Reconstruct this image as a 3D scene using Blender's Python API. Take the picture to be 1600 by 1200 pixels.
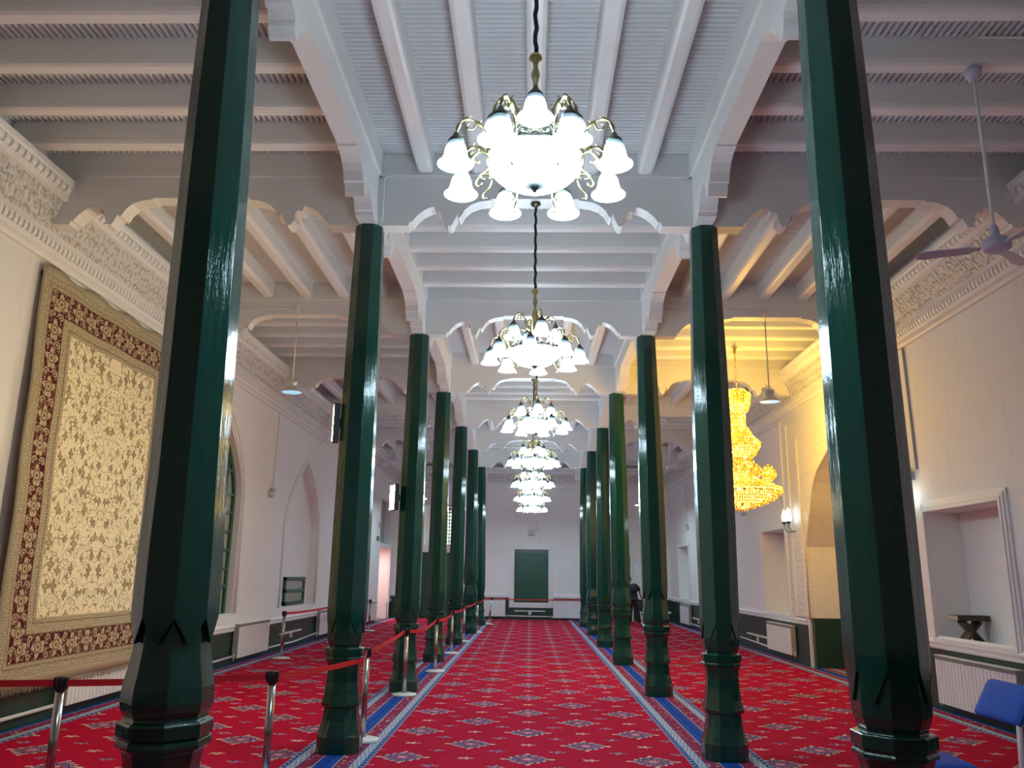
import bpy, bmesh, math, random
from mathutils import Vector, Matrix
random.seed(7)
for o in list(bpy.data.objects): bpy.data.objects.remove(o)
S = bpy.context.scene
COL = S.collection
PI = math.pi

# ------------------------------------------------------------------ camera
F_PX, PITCH, YAW, ROLL = 1261.8, .233, -.025, .014
fw = Vector((math.sin(YAW)*math.cos(PITCH), math.cos(YAW)*math.cos(PITCH), math.sin(PITCH)))
rt = Vector((math.cos(YAW), -math.sin(YAW), 0)); up = rt.cross(fw)
r2 = math.cos(ROLL)*rt + math.sin(ROLL)*up; u2 = -math.sin(ROLL)*rt + math.cos(ROLL)*up
cd = bpy.data.cameras.new('camera'); cam = bpy.data.objects.new('camera', cd); COL.objects.link(cam)
M3 = Matrix((r2, u2, -fw)).transposed()
cam.matrix_world = Matrix.Translation((0, 0, 1.7)) @ M3.to_4x4()
cd.sensor_fit = 'HORIZONTAL'; cd.sensor_width = 36; cd.lens = F_PX/1600*36
cd.clip_start = .05; cd.clip_end = 200
S.camera = cam

# ------------------------------------------------------------------ world, exposure
w = bpy.data.worlds.new('world'); S.world = w; w.use_nodes = True
w.node_tree.nodes['Background'].inputs[0].default_value = (.75, .85, 1, 1)
w.node_tree.nodes['Background'].inputs[1].default_value = .25
S.view_settings.view_transform = 'Standard'; S.view_settings.look = 'None'
S.view_settings.exposure = 1.1; S.view_settings.gamma = 1
try: S.view_settings.use_curve_mapping = False
except Exception: pass
LAMP = 18.0      # brightness of the white glass shades
GOLD = 2.6       # brightness of the crystal chandelier
FLOOD = 205.0     # brightness of the flood lamps

# ------------------------------------------------------------------ node expression helper
class N:
    def __init__(s, mat): s.t = mat.node_tree
    def node(s, typ, **kw):
        n = s.t.nodes.new(typ)
        for k, v in kw.items(): setattr(n, k, v)
        return n
    def put(s, inp, v):
        if isinstance(v, X): s.t.links.new(v.s, inp)
        elif isinstance(v, (tuple, list)):
            inp.default_value = tuple(v) if len(inp.default_value) == len(v) else tuple(v)+(1,)
        else: inp.default_value = v
    def m(s, op, *a):
        n = s.node('ShaderNodeMath', operation=op)
        for i, v in enumerate(a): s.put(n.inputs[i], v)
        return X(s, n.outputs[0])
    def mix(s, f, a, b):
        n = s.node('ShaderNodeMix', data_type='RGBA', clamp_factor=True)
        s.put(n.inputs[0], f); s.put(n.inputs[6], a); s.put(n.inputs[7], b)
        return X(s, n.outputs[2])
    def pos(s):
        n = s.node('ShaderNodeTexCoord'); sp = s.node('ShaderNodeSeparateXYZ')
        s.t.links.new(n.outputs['Object'], sp.inputs[0])
        return [X(s, o) for o in sp.outputs] + [X(s, n.outputs['Object'])]
    def vec(s, x, y, z=0.0):
        n = s.node('ShaderNodeCombineXYZ')
        for i, v in enumerate((x, y, z)): s.put(n.inputs[i], v)
        return X(s, n.outputs[0])
    def noise(s, v, scale, detail=3, rough=.5):
        n = s.node('ShaderNodeTexNoise'); s.put(n.inputs['Vector'], v)
        n.inputs['Scale'].default_value = scale; n.inputs['Detail'].default_value = detail; n.inputs['Roughness'].default_value = rough
        return X(s, n.outputs[0])
    def voro(s, v, scale, rnd=1.0, feature='F1', out='Distance', dims='3D'):
        n = s.node('ShaderNodeTexVoronoi', feature=feature, voronoi_dimensions=dims)
        s.put(n.inputs['Vector'], v); n.inputs['Scale'].default_value = scale; n.inputs['Randomness'].default_value = rnd
        return X(s, n.outputs[out]), n
    def sep(s, v):
        sp = s.node('ShaderNodeSeparateXYZ'); s.put(sp.inputs[0], v); return [X(s, o) for o in sp.outputs]
class X:
    def __init__(s, n, sock): s.n = n; s.s = sock
    def __add__(s, o): return s.n.m('ADD', s, o)
    __radd__ = __add__
    def __sub__(s, o): return s.n.m('SUBTRACT', s, o)
    def __rsub__(s, o): return s.n.m('SUBTRACT', o, s)
    def __mul__(s, o): return s.n.m('MULTIPLY', s, o)
    __rmul__ = __mul__
    def __truediv__(s, o): return s.n.m('DIVIDE', s, o)
    def __gt__(s, o): return s.n.m('GREATER_THAN', s, o)
    def __lt__(s, o): return s.n.m('LESS_THAN', s, o)
    def abs(s): return s.n.m('ABSOLUTE', s)
    def fract(s): return s.n.m('FRACT', s)
    def floor(s): return s.n.m('FLOOR', s)
    def sin(s): return s.n.m('SINE', s)
    def cos(s): return s.n.m('COSINE', s)
    def sqrt(s): return s.n.m('SQRT', s)
    def mod(s, o): return s.n.m('FLOORED_MODULO', s, o)
    def min(s, o): return s.n.m('MINIMUM', s, o)
    def max(s, o): return s.n.m('MAXIMUM', s, o)
def band(v, a, b): return (v > a) * (v < b)

def mat(name, color=(.8, .8, .8), rough=.5, metal=0, emit=None, estr=0, coat=0, spec=None):
    m = bpy.data.materials.new(name); m.use_nodes = True
    b = m.node_tree.nodes['Principled BSDF']
    b.inputs['Base Color'].default_value = (*color, 1); b.inputs['Roughness'].default_value = rough
    b.inputs['Metallic'].default_value = metal
    if emit: b.inputs['Emission Color'].default_value = (*emit, 1); b.inputs['Emission Strength'].default_value = estr
    if coat: b.inputs['Coat Weight'].default_value = coat; b.inputs['Coat Roughness'].default_value = .05
    if spec is not None: b.inputs['Specular IOR Level'].default_value = spec
    return m, b
def bump(n, b, h, strength=.3, dist=.02):
    bn = n.node('ShaderNodeBump'); bn.inputs['Strength'].default_value = strength; bn.inputs['Distance'].default_value = dist
    n.put(bn.inputs['Height'], h); n.t.links.new(bn.outputs[0], b.inputs['Normal'])

# paints
WHITE = (.80, .80, .80)
GREEN = (.004, .042, .032)
def white_paint(name, color=WHITE, rough=.55, bs=.15, sc=6):
    m, b = mat(name, color, rough); n = N(m); x, y, z, v = n.pos()
    f = n.noise(v, 1.3, 4)
    n.put(b.inputs['Base Color'], n.mix(f, tuple(c*.93 for c in color), tuple(min(1, c*1.05) for c in color)))
    bump(n, b, n.noise(v, sc, 4), bs, .02); return m
M_TIMBER = white_paint('white_timber_paint', (.80, .795, .79), .42, .12, 9)
M_SLAT = white_paint('slat_paint', (.70, .70, .71), .6, .05, 20)
M_TRIM = white_paint('moulding_paint', (.82, .82, .83), .4, .04, 10)

def wall_mat(name, zg, recess=None):
    m, b = mat(name, WHITE, .6); n = N(m); x, y, z, v = n.pos()
    f = n.noise(v, .7, 4)
    col = n.mix(f, (.79, .785, .785), (.86, .855, .86))
    st = n.noise(n.vec(x*6, y*6, z*.7), 1, 3)
    col = n.mix((st > .62)*.25, col, (.72, .71, .70))
    g = (z < zg)*((x > -5.67).max(y > 33.1)) if recess is None else z < zg
    if recess: g = g.max((z < recess[2])*band(y, recess[0], recess[1]))
    gc = n.mix(n.noise(v, 3, 3), (.012, .045, .035), (.02, .065, .05))
    n.put(b.inputs['Base Color'], n.mix(g, col, gc))
    n.put(b.inputs['Roughness'], g*-.28+.62)
    bump(n, b, n.noise(v, 4, 5), .12, .03); return m
M_WL = wall_mat('left_wall_plaster', .60); M_WR = wall_mat('right_wall_plaster', .80, (12.6, 17.05, .955)); M_WB = wall_mat('end_wall_plaster', .85)

def green_gloss():
    m, b = mat('green_column_gloss_paint', GREEN, .1, coat=.3, spec=.4); n = N(m); x, y, z, v = n.pos()
    f = n.noise(n.vec(x*3, y*3, z), 1.5, 4)
    n.put(b.inputs['Base Color'], n.mix(f, (.002, .038, .027), (.006, .070, .048)))
    sc = n.noise(n.vec(x*14, y*14, z*2.2), 1, 5, .6)
    bump(n, b, sc + n.noise(v, 40, 2)*.12, .35, .018)
    n.put(b.inputs['Roughness'], n.noise(v, 5, 3)*.14+.06); return m
M_GREEN = green_gloss()
def green_flat(name='green_joinery_paint', c=(.010, .085, .050)):
    m, b = mat(name, c, .3); n = N(m); x, y, z, v = n.pos()
    f = n.noise(n.vec(x*9, y*9, z*.6), 2, 4)
    n.put(b.inputs['Base Color'], n.mix(f, (c[0]*.6, c[1]*.6, c[2]*.6), (c[0]*1.6, c[1]*1.5, c[2]*1.5)))
    bump(n, b, f, .25, .01); return m
M_JOIN = green_flat()

def simple(name, c, r=.4, metal=0, var=.08, **k):
    m, b = mat(name, c, r, metal, **k); n = N(m); x, y, z, v = n.pos()
    n.put(b.inputs['Base Color'], n.mix(n.noise(v, 25, 2), tuple(q*(1-var) for q in c), tuple(min(1, q*(1+var)) for q in c)))
    return m
M_BRASS = simple('antique_brass', (.42, .36, .17), .32, 1)
M_BRONZE = simple('dark_bronze_filigree', (.09, .09, .075), .38, .8, .4)
M_CORD = simple('black_fabric_cord', (.008, .010, .016), .8)
M_STEEL = simple('brushed_steel', (.45, .42, .41), .22, 1)
M_BASEDISC = simple('stanchion_base_white', (.70, .74, .74), .3)
M_BLACK = simple('black_plastic', (.012, .013, .016), .4)
M_RED = simple('red_webbing', (.62, .012, .022), .65)
M_RADI = simple('radiator_enamel', (.78, .78, .80), .28, var=.02)
M_GRILLE = simple('radiator_grille', (.36, .35, .34), .5)
M_PIPE = simple('white_pipe_paint', (.78, .78, .76), .35, var=.03)
M_BLUE = simple('blue_fabric', (.008, .07, .42), .75, var=.2)
M_CHAIRW = simple('white_metal_frame', (.72, .72, .76), .35)
M_WOOD = simple('dark_carved_wood', (.04, .022, .014), .4, var=.35)
M_PAGES = simple('book_pages', (.55, .46, .33), .8)
M_COVER = simple('book_cover', (.03, .022, .016), .35)
M_FAN = simple('fan_enamel', (.50, .50, .66), .35)
M_GREYMETAL = simple('pendant_housing_metal', (.62, .61, .58), .35, .3)
M_LAMPW = simple('lamp_plastic_white', (.75, .75, .73), .5)
M_SKIN = simple('skin', (.42, .25, .17), .55)
M_SHIRT = simple('dark_shirt_cloth', (.012, .014, .028), .85)
M_TROUS = simple('dark_trouser_cloth', (.010, .010, .018), .85)
M_HAIR = simple('black_hair', (.008, .007, .007), .6)
M_GOLDM = simple('gold_plate', (.75, .50, .12), .25, 1)
M_SCONCE = simple('green_metal', (.015, .12, .06), .3, .4)

def emis(name, c, s, base=(.9, .9, .9)):
    m, b = mat(name, base, .3, emit=c, estr=s); return m
def shade_mat():
    m, b = mat('milk_glass_shade', (.85, .9, .92), .25, emit=(.66, .87, 1.0), estr=LAMP); n = N(m)
    u = n.node('ShaderNodeUVMap'); uv = n.sep(X(n, u.outputs[0]))
    f = uv[1]                                   # bluish towards neck, lip and bowl centre; fading glow painted into the colours
    n.put(b.inputs['Emission Color'], n.mix(f, (.66, .87, 1.0), (.28, .50, .66)))
    g1 = 1.0-f; g2 = g1*g1
    n.put(b.inputs['Emission Strength'], g2*g2*LAMP+.30)
    n.put(b.inputs['Base Color'], n.mix(f, (.85, .9, .92), (.10, .18, .24)))
    return m
M_SHADE = shade_mat()
M_BOWL = emis('milk_glass_bowl', (.66, .87, 1), LAMP)
M_LEDW = emis('led_strip_warm', (1.0, .80, .42), FLOOD)
M_PEND_DIM = emis('pendant_lens_dim', (.30, .62, .85), .45, (.15, .25, .3))
M_PEND = emis('pendant_lens', (.62, .92, 1.0), 85)
M_TULIP = emis('tulip_glass_lit', (.80, .98, 1.0), 3.2)
M_TULIP2 = emis('tulip_glass_soft', (.80, .98, .92), .22)
M_PINK = simple('pink_lit_room', (.85, .55, .52), .8)

def crystal_mat():
    m, b = mat('lit_crystal_drops', (.50, .28, .05), .15, emit=(1, .72, .12), estr=GOLD); n = N(m); x, y, z, v = n.pos()
    d, vn = n.voro(v, 26); c = X(n, vn.outputs['Color']); r, g, bl = n.sep(c)
    n.put(b.inputs['Emission Strength'], (r > .88)*GOLD*1.6+(g*g*.48+.06))  # random sparkles and dimmer drops painted into the glow
    n.put(b.inputs['Emission Color'], n.mix(r*g, (1, .42, .01), (1, .74, .16)))
    return m
M_CRYS = crystal_mat()
M_CRYSW = emis('lit_crystal_glass', (1, .74, .14), GOLD*.5, (.5, .3, .06))

# ---- stucco relief
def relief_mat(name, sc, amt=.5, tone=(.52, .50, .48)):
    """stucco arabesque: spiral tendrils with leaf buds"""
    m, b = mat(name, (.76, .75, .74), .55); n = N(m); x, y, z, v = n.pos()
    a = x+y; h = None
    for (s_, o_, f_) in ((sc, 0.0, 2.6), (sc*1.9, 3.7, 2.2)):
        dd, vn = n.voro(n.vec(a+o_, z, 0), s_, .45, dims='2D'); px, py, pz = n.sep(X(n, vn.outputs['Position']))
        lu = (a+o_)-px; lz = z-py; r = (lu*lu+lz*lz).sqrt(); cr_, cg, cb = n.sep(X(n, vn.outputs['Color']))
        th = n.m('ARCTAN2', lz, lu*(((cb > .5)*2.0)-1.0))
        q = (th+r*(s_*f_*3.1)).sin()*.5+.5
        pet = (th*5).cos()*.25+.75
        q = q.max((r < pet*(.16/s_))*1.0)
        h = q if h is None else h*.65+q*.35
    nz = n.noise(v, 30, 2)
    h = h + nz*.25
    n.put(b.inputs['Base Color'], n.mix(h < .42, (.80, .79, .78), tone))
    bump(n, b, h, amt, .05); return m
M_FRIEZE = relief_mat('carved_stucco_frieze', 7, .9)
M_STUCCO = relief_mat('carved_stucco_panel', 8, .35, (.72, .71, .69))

# ---- carpet
def carpet_mat(name, xc, hw, ends):
    """ends = (y0, y1) of the runner"""
    m, b = mat(name, (.5, .01, .03), .9, spec=.08); n = N(m); x, y, z, v = n.pos()
    red = n.mix(n.noise(v, 3, 3), (.40, .001, .026), (.53, .002, .042))
    cream = (.72, .50, .36); navy = (.035, .022, .13); blue = (.012, .05, .26); grey = (.34, .40, .50)
    # lattice
    a, bb = .5975, .67
    def local(ox, oy, px, py, alt):
        """local coords in a lattice of period px,py with rows shifted"""
        u = (x-ox)/px; w_ = (y-oy)/py
        return u, w_
    def lozenge(ox, oy):
        u = ((x-(ox-a)).mod(2*a)-a); w_ = ((y-(oy-bb)).mod(2*bb)-bb)
        return u, w_
    med = None; core = None; out = red
    fl = n.noise(v, 34, 2, .6); fl2 = n.noise(v, 62, 2, .6)
    for (ox, oy) in ((-.01, 8.31), (-.01+a, 8.31+bb)):
        u, w_ = lozenge(ox, oy)
        au = u.abs(); aw = w_.abs()
        r = (u*u+w_*w_).sqrt(); th = n.m('ARCTAN2', w_, u)
        mm = (au/.245+aw/.262)*.55+r*(.45/.210)
        rad = (th*12).cos()*.05+.95
        inside = mm < rad
        tips = (((au-.232)*(au-.232)*.55+w_*w_) < .00055).max(((aw-.235)*(aw-.235)+u*u) < .0005)
        ringo = band(mm/rad, .82, 1.0)
        q = (fl > .55)
        c = n.mix(q, navy, (.34, .02, .10))
        c = n.mix((fl2 > .56), c, (.55, .42, .48))
        c = n.mix(ringo*(((th*12).sin()) > -.1), c, (.60, .42, .34))
        c = n.mix((r < .045), c, (.62, .30, .30))
        c = n.mix(band(r, .045, .075)*((th*8).sin() > 0.0), c, (.50, .05, .09))
        out = n.mix(inside, out, c)
        out = n.mix(tips, out, cream)
    for (ox, oy) in ((-.01+a, 8.31), (-.01, 8.31+bb)):
        u, w_ = lozenge(ox, oy)
        th = n.m('ARCTAN2', w_*1.3, u)
        r = (u*u+w_*w_*2.4).sqrt()
        inside = r < ((th*5).cos()*.028+.062)
        out = n.mix(inside, out, n.mix(fl > .5, cream, (.55, .30, .30)))
    # small purple blossoms between
    u = ((x-(-.01)).mod(a)-a/2); w_ = ((y-8.31).mod(bb)-bb/2)
    th = n.m('ARCTAN2', w_*1.3, u); r = (u*u+w_*w_*2.2).sqrt()
    inside = r < ((th*4+.8).cos()*.030+.060)
    out = n.mix(inside, out, n.mix(fl > .52, (.10, .05, .22), (.58, .40, .40)))
    # border
    d = (x-xc).abs()*-1.0 + hw
    if ends: d = d.min((y-ends[0])).min(y*-1.0+ends[1])
    flor = n.mix(n.noise(v, 22, 3) > .52, (.30, .010, .05), (.20, .05, .14))
    dd, vn = n.voro(v, 15, .8)
    flor = n.mix(dd < .26, flor, cream)
    flor = n.mix(dd < .12, flor, (.55, .06, .08))
    ysum = y + x*.0
    gp = ((ysum*34).sin()*((d*150).sin()))
    gry = n.mix(gp > 0.05, (.24, .30, .42), (.50, .54, .60))
    bl2 = n.mix(((ysum*60).sin() > .6)*band(d, .335, .36), blue, (.45, .55, .7))
    out = n.mix(d < .375, out, (.50, .52, .56))
    out = n.mix(d < .368, out, bl2)
    out = n.mix(d < .322, out, gry)
    out = n.mix(d < .235, out, (.10, .10, .25))
    out = n.mix(d < .228, out, flor)
    out = n.mix(d < .098, out, (.55, .52, .55))
    out = n.mix(d < .088, out, n.mix(n.noise(v, 60, 2), (.012, .05, .30), (.02, .09, .42)))
    n.put(b.inputs['Base Color'], out)
    bump(n, b, n.noise(v, 120, 2)+n.noise(v, 2.5, 2)*1.5, .3, .01)
    return m

# ---- wall rug
RY0, RY1, RZ0, RZ1 = 8.57, 12.08, .46, 5.10
def rug_mat():
    m, b = mat('wool_rug', (.6, .5, .35), .95, spec=.2); n = N(m); x, y, z, v = n.pos()
    yc = (RY0+RY1)/2
    u = (y-yc).abs()           # mirrored about the middle
    d = (u*-1.0+(RY1-RY0)/2).min(z-RZ0-.06).min(z*-1.0+RZ1-.02)
    # field
    field = n.mix(n.noise(v, 5, 3), (.84, .75, .50), (.90, .81, .57))
    p = n.vec(u, z, 0)
    nz = n.noise(p, 2.6, 1.5)
    vine = (((nz*9).fract()-.5).abs() < .030)
    nz2 = n.noise(n.vec(u+7, z+3, 0), 4.2, 1)
    vine2 = (((nz2*7).fract()-.5).abs() < .024)
    field = n.mix(vine, field, (.34, .27, .15))
    field = n.mix(vine2*.8, field, (.46, .37, .21))
    def flowers(base, scale, rnd, R, petals, c1, c2, c3, off=0.0, frac=0.0):
        pp = n.vec(u+off, z+off*1.7, 0)
        dd, vn = n.voro(pp, scale, rnd, dims='2D')
        px, py, pz = n.sep(X(n, vn.outputs['Position']))
        lu = (u+off) - px; lz = (z+off*1.7) - py
        r = (lu*lu+lz*lz*.75).sqrt(); th = n.m('ARCTAN2', lz, lu)
        cr, cg, cb = n.sep(X(n, vn.outputs['Color']))
        keep = cr > frac
        rad = ((th*petals).cos()*.25+.85)*R*(cg*.5+.7)
        base = n.mix((r < rad)*keep, base, c1)
        base = n.mix((r < rad*.72)*keep, base, n.mix(cb > .5, c2, c3))
        base = n.mix(band(r/rad, .30, .42)*keep, base, c1)
        base = n.mix((r < rad*.2)*keep, base, (.62, .50, .25))
        return base
    for (sc_, of_, a0_, k_, wd_) in ((2.9, 1.3, .035, .020, .0055), (4.3, 4.1, .02, .013, .0045)):
        pp = n.vec(u+of_, z+of_, 0); dd, vn = n.voro(pp, sc_, .7, dims='2D'); px, py, pz = n.sep(X(n, vn.outputs['Position']))
        lu = (u+of_)-px; lz = (z+of_)-py; r = (lu*lu+lz*lz).sqrt(); cr_, cg, cb = n.sep(X(n, vn.outputs['Color']))
        th = n.m('ARCTAN2', lz, lu*(((cb > .5)*2.0)-1.0))
        field = n.mix(((r-(th*k_+(a0_+k_*3.2))).abs() < wd_)*.75, field, (.34, .27, .15))
    field = flowers(field, 10.5, .9, .017, 2.5, (.42, .35, .20), (.56, .46, .26), (.40, .30, .20), 5.3, .35)
    field = flowers(field, 4.4, .8, .055, 4, (.24, .18, .11), (.52, .42, .22), (.46, .28, .18), 0.0, .2)
    field = flowers(field, 6.3, .85, .032, 3.5, (.17, .13, .11), (.46, .28, .20), (.44, .38, .24), 2.2, .5)
    # guards
    per = y + z
    tan = n.mix(n.noise(v, 30, 3), (.40, .34, .22), (.54, .47, .32))
    dd, vn = n.voro(n.vec(u, z, 0), 8.5, .15, dims='2D')
    tan1 = n.mix(dd < .27, tan, (.58, .51, .35)); tan1 = n.mix(band(dd, .12, .20), tan1, (.17, .10, .08))
    d2, _ = n.voro(n.vec(u+3, z, 0), 30, .6, dims='2D'); tan1 = n.mix((d2 < .28)*(dd > .3), tan1, (.24, .19, .10))
    # maroon border with blossoms
    mar = n.mix(n.noise(v, 12, 2), (.075, .006, .012), (.12, .010, .020))
    horiz = (z-RZ0-.06).min(z*-1.0+RZ1-.02) < (u*-1.0+(RY1-RY0)/2)
    s_ = horiz*u + (1.0-horiz)*z
    bd = d-.335
    cell = .34
    ls = (s_+.17).mod(cell)-cell/2
    r = (ls*ls+bd*bd).sqrt(); th = n.m('ARCTAN2', bd, ls)
    big = r < ((th*4.5).cos()*.028+.098)
    mar = n.mix(big, mar, (.50, .43, .27)); mar = n.mix(band(r, .048, .062), mar, (.16, .06, .05)); mar = n.mix(r < .022, mar, (.20, .10, .07))
    mar = n.mix(band(r, .070, .080)*((th*9).sin() > 0.0), mar, (.20, .10, .07))
    ls2 = s_.mod(cell)-cell/2
    for sg in (-1, 1):
        bb2 = bd - sg*.075
        r_ = (ls2*ls2*1.6+bb2*bb2).sqrt(); th_ = n.m('ARCTAN2', bb2, ls2)
        mar = n.mix(band(r_, .038, .056)*(th_*sg > -1.7), mar, (.52, .45, .30))
        mar = n.mix(r_ < .022, mar, (.42, .32, .22))
    nn = n.noise(v, 16, 2)
    mar = n.mix(((nn-.5).abs() < .018)*(1.0-big), mar, (.45, .38, .25))
    out = field
    out = n.mix(d < .655, out, (.60, .50, .32))
    out = n.mix(d < .645, out, tan1)
    out = n.mix(band(d, .585, .60), out, (.24, .17, .11))
    out = n.mix(d < .485, out, (.20, .14, .08))
    out = n.mix(d < .475, out, mar)
    out = n.mix(d < .200, out, (.20, .14, .08))
    out = n.mix(d < .190, out, tan1)
    out = n.mix(band(d, .138, .150), out, (.26, .19, .12))
    out = n.mix(d < .045, out, (.50, .43, .30))
    n.put(b.inputs['Base Color'], out)
    bump(n, b, n.noise(v, 90, 2), .3, .01)
    return m
M_RUG = rug_mat()
M_FRINGE = simple('rug_fringe', (.42, .36, .26), .95, var=.3)

# ------------------------------------------------------------------ mesh helpers
class MB:
    def __init__(s): s.b = bmesh.new(); s.uv = None
    def v(s, *p): return s.b.verts.new(p)
    def face(s, vs, mi=0, smooth=False):
        try: f = s.b.faces.new(vs)
        except ValueError: return None
        f.material_index = mi; f.smooth = smooth; return f
    def box(s, x0, x1, y0, y1, z0, z1, mi=0, M=None):
        p = [(x0, y0, z0), (x1, y0, z0), (x1, y1, z0), (x0, y1, z0), (x0, y0, z1), (x1, y0, z1), (x1, y1, z1), (x0, y1, z1)]
        vs = [s.b.verts.new(M @ Vector(q) if M else q) for q in p]
        for f in ((0, 3, 2, 1), (4, 5, 6, 7), (0, 1, 5, 4), (1, 2, 6, 5), (2, 3, 7, 6), (3, 0, 4, 7)): s.face([vs[i] for i in f], mi)
        return s
    def prism(s, poly, axis, a, b, mi=0, smooth=False):
        """extrude a closed polygon (2 coords) along axis from a to b"""
        def P(q, t):
            return {'x': (t, q[0], q[1]), 'y': (q[0], t, q[1]), 'z': (q[0], q[1], t)}[axis]
        A = [s.b.verts.new(P(q, a)) for q in poly]; B = [s.b.verts.new(P(q, b)) for q in poly]; n = len(poly)
        for i in range(n): s.face([A[i], A[(i+1) % n], B[(i+1) % n], B[i]], mi, smooth)
        for R, rev in ((A, True), (B, False)):
            es = [s.b.edges.get((R[i], R[(i+1) % n])) for i in range(n)]
            r = bmesh.ops.triangle_fill(s.b, use_beauty=False, edges=[e for e in es if e])
            for g in r['geom']:
                if isinstance(g, bmesh.types.BMFace): g.material_index = mi
        return s
    def sheet(s, prof, axis, a, b, mi=0, smooth=False):
        """open profile extruded"""
        def P(q, t):
            return {'x': (t, q[0], q[1]), 'y': (q[0], t, q[1]), 'z': (q[0], q[1], t)}[axis]
        A = [s.b.verts.new(P(q, a)) for q in prof]; B = [s.b.verts.new(P(q, b)) for q in prof]
        for i in range(len(prof)-1): s.face([A[i], A[i+1], B[i+1], B[i]], mi, smooth)
        return s
    def lathe(s, prof, seg=24, c=(0, 0, 0), mi=0, smooth=True, M=None, uvv=None, caps=True):
        rings = []
        uvl = s.b.loops.layers.uv.verify() if uvv else None
        for (r, z) in prof:
            ring = []
            for i in range(seg):
                a = 2*PI*i/seg; p = Vector((c[0]+r*math.cos(a), c[1]+r*math.sin(a), c[2]+z))
                ring.append(s.b.verts.new(M @ p if M else p))
            rings.append(ring)
        for j in range(len(rings)-1):
            for i in range(seg):
                f = s.face([rings[j][i], rings[j][(i+1) % seg], rings[j+1][(i+1) % seg], rings[j+1][i]], mi, smooth)
                if f and uvv:
                    for l, t in zip(f.loops, (uvv[j], uvv[j], uvv[j+1], uvv[j+1])): l[uvl].uv = (0, t)
        if caps:
            if prof[0][0] > 1e-5: s.face(list(reversed(rings[0])), mi)
            if prof[-1][0] > 1e-5: s.face(rings[-1], mi)
        return s
    def tube(s, pts, r, seg=8, mi=0, smooth=True):
        pts = [Vector(p) for p in pts]; n = len(pts); rs = r if isinstance(r, (list, tuple)) else [r]*n
        prev = None; rings = []
        for i, p in enumerate(pts):
            t = (pts[min(i+1, n-1)]-pts[max(i-1, 0)]).normalized()
            if prev is None:
                a = Vector((0, 0, 1)) if abs(t.z) < .9 else Vector((1, 0, 0)); u = t.cross(a).normalized()
            else: u = (prev - t*prev.dot(t)).normalized()
            prev = u; w_ = t.cross(u)
            rings.append([s.b.verts.new(p+(u*math.cos(2*PI*k/seg)+w_*math.sin(2*PI*k/seg))*rs[i]) for k in range(seg)])
        for j in range(n-1):
            for k in range(seg): s.face([rings[j][k], rings[j][(k+1) % seg], rings[j+1][(k+1) % seg], rings[j+1][k]], mi, smooth)
        s.face(list(reversed(rings[0])), mi); s.face(rings[-1], mi); return s
    def ball(s, c, r, mi=0, seg=8, sq=(1, 1, 1)):
        m = Matrix.Translation(c) @ Matrix.Diagonal((r*sq[0], r*sq[1], r*sq[2], 1))
        g = bmesh.ops.create_uvsphere(s.b, u_segments=seg, v_segments=max(4, seg//2+1), radius=1, matrix=m)
        for v in g['verts']:
            for f in v.link_faces: f.material_index = mi; f.smooth = True
        return s
    def build(s, name, mats, parent=None, bevel=0, recalc=True):
        if recalc: bmesh.ops.recalc_face_normals(s.b, faces=s.b.faces[:])
        me = bpy.data.meshes.new(name); s.b.to_mesh(me); s.b.free()
        for m in (mats if isinstance(mats, (list, tuple)) else [mats]): me.materials.append(m)
        o = bpy.data.objects.new(name, me); COL.objects.link(o)
        if parent: o.parent = parent
        if bevel:
            bv = o.modifiers.new('bevel', 'BEVEL'); bv.width = bevel; bv.segments = 2; bv.limit_method = 'ANGLE'; bv.angle_limit = .6
        return o
def tag(o, label=None, cat=None, group=None, kind=None):
    if label: o['label'] = label
    if cat: o['category'] = cat
    if group: o['group'] = group
    if kind: o['kind'] = kind
    return o
def thing(name, label, cat, loc=(0, 0, 0), rz=0, group=None):
    o = bpy.data.objects.new(name, None); COL.objects.link(o); o.location = loc; o.rotation_euler = (0, 0, rz); o.empty_display_size = .1
    return tag(o, label, cat, group)
def dup(root, loc, rz=0, label=None):
    r = root.copy(); COL.objects.link(r); r.location = loc; r.rotation_euler = (0, 0, rz)
    if label: r['label'] = label
    for ch in list(root.children):
        c = ch.copy(); COL.objects.link(c); c.parent = r
        for g in list(ch.children):
            d = g.copy(); COL.objects.link(d); d.parent = c
    return r
def struct(o): o['kind'] = 'structure'; return o
def cr(pts, n=6):
    """Catmull-Rom smoothing"""
    P = [Vector(p) for p in pts]; out = []
    for i in range(len(P)-1):
        a = P[max(i-1, 0)]; b = P[i]; c = P[i+1]; d = P[min(i+2, len(P)-1)]
        for k in range(n):
            t = k/n
            out.append(.5*((2*b)+(c-a)*t+(2*a-5*b+4*c-d)*t*t+(3*b-a-3*c+d)*t**3))
    return out+[P[-1]]

# ------------------------------------------------------------------ dimensions
XL, XR, YB, YF = -5.65, 5.68, 33.6, -3.4
CL, CR = -1.857, 1.897
D = [.12, 4.35, 8.53, 12.77, 17.07, 21.20, 25.26, 29.37]      # beam lines; columns stand on all but the first
YS = [YF]+D+[YB]
ZC, ZJ, ZT = 6.44, 6.15, 5.53

# ------------------------------------------------------------------ shell
b = MB(); b.box(XL-1.2, XR+1.4, YF-.2, YB+2.0, -.2, -.012); struct(b.build('floor', simple('stone_floor', (.12, .11, .10), .6)))

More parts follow.
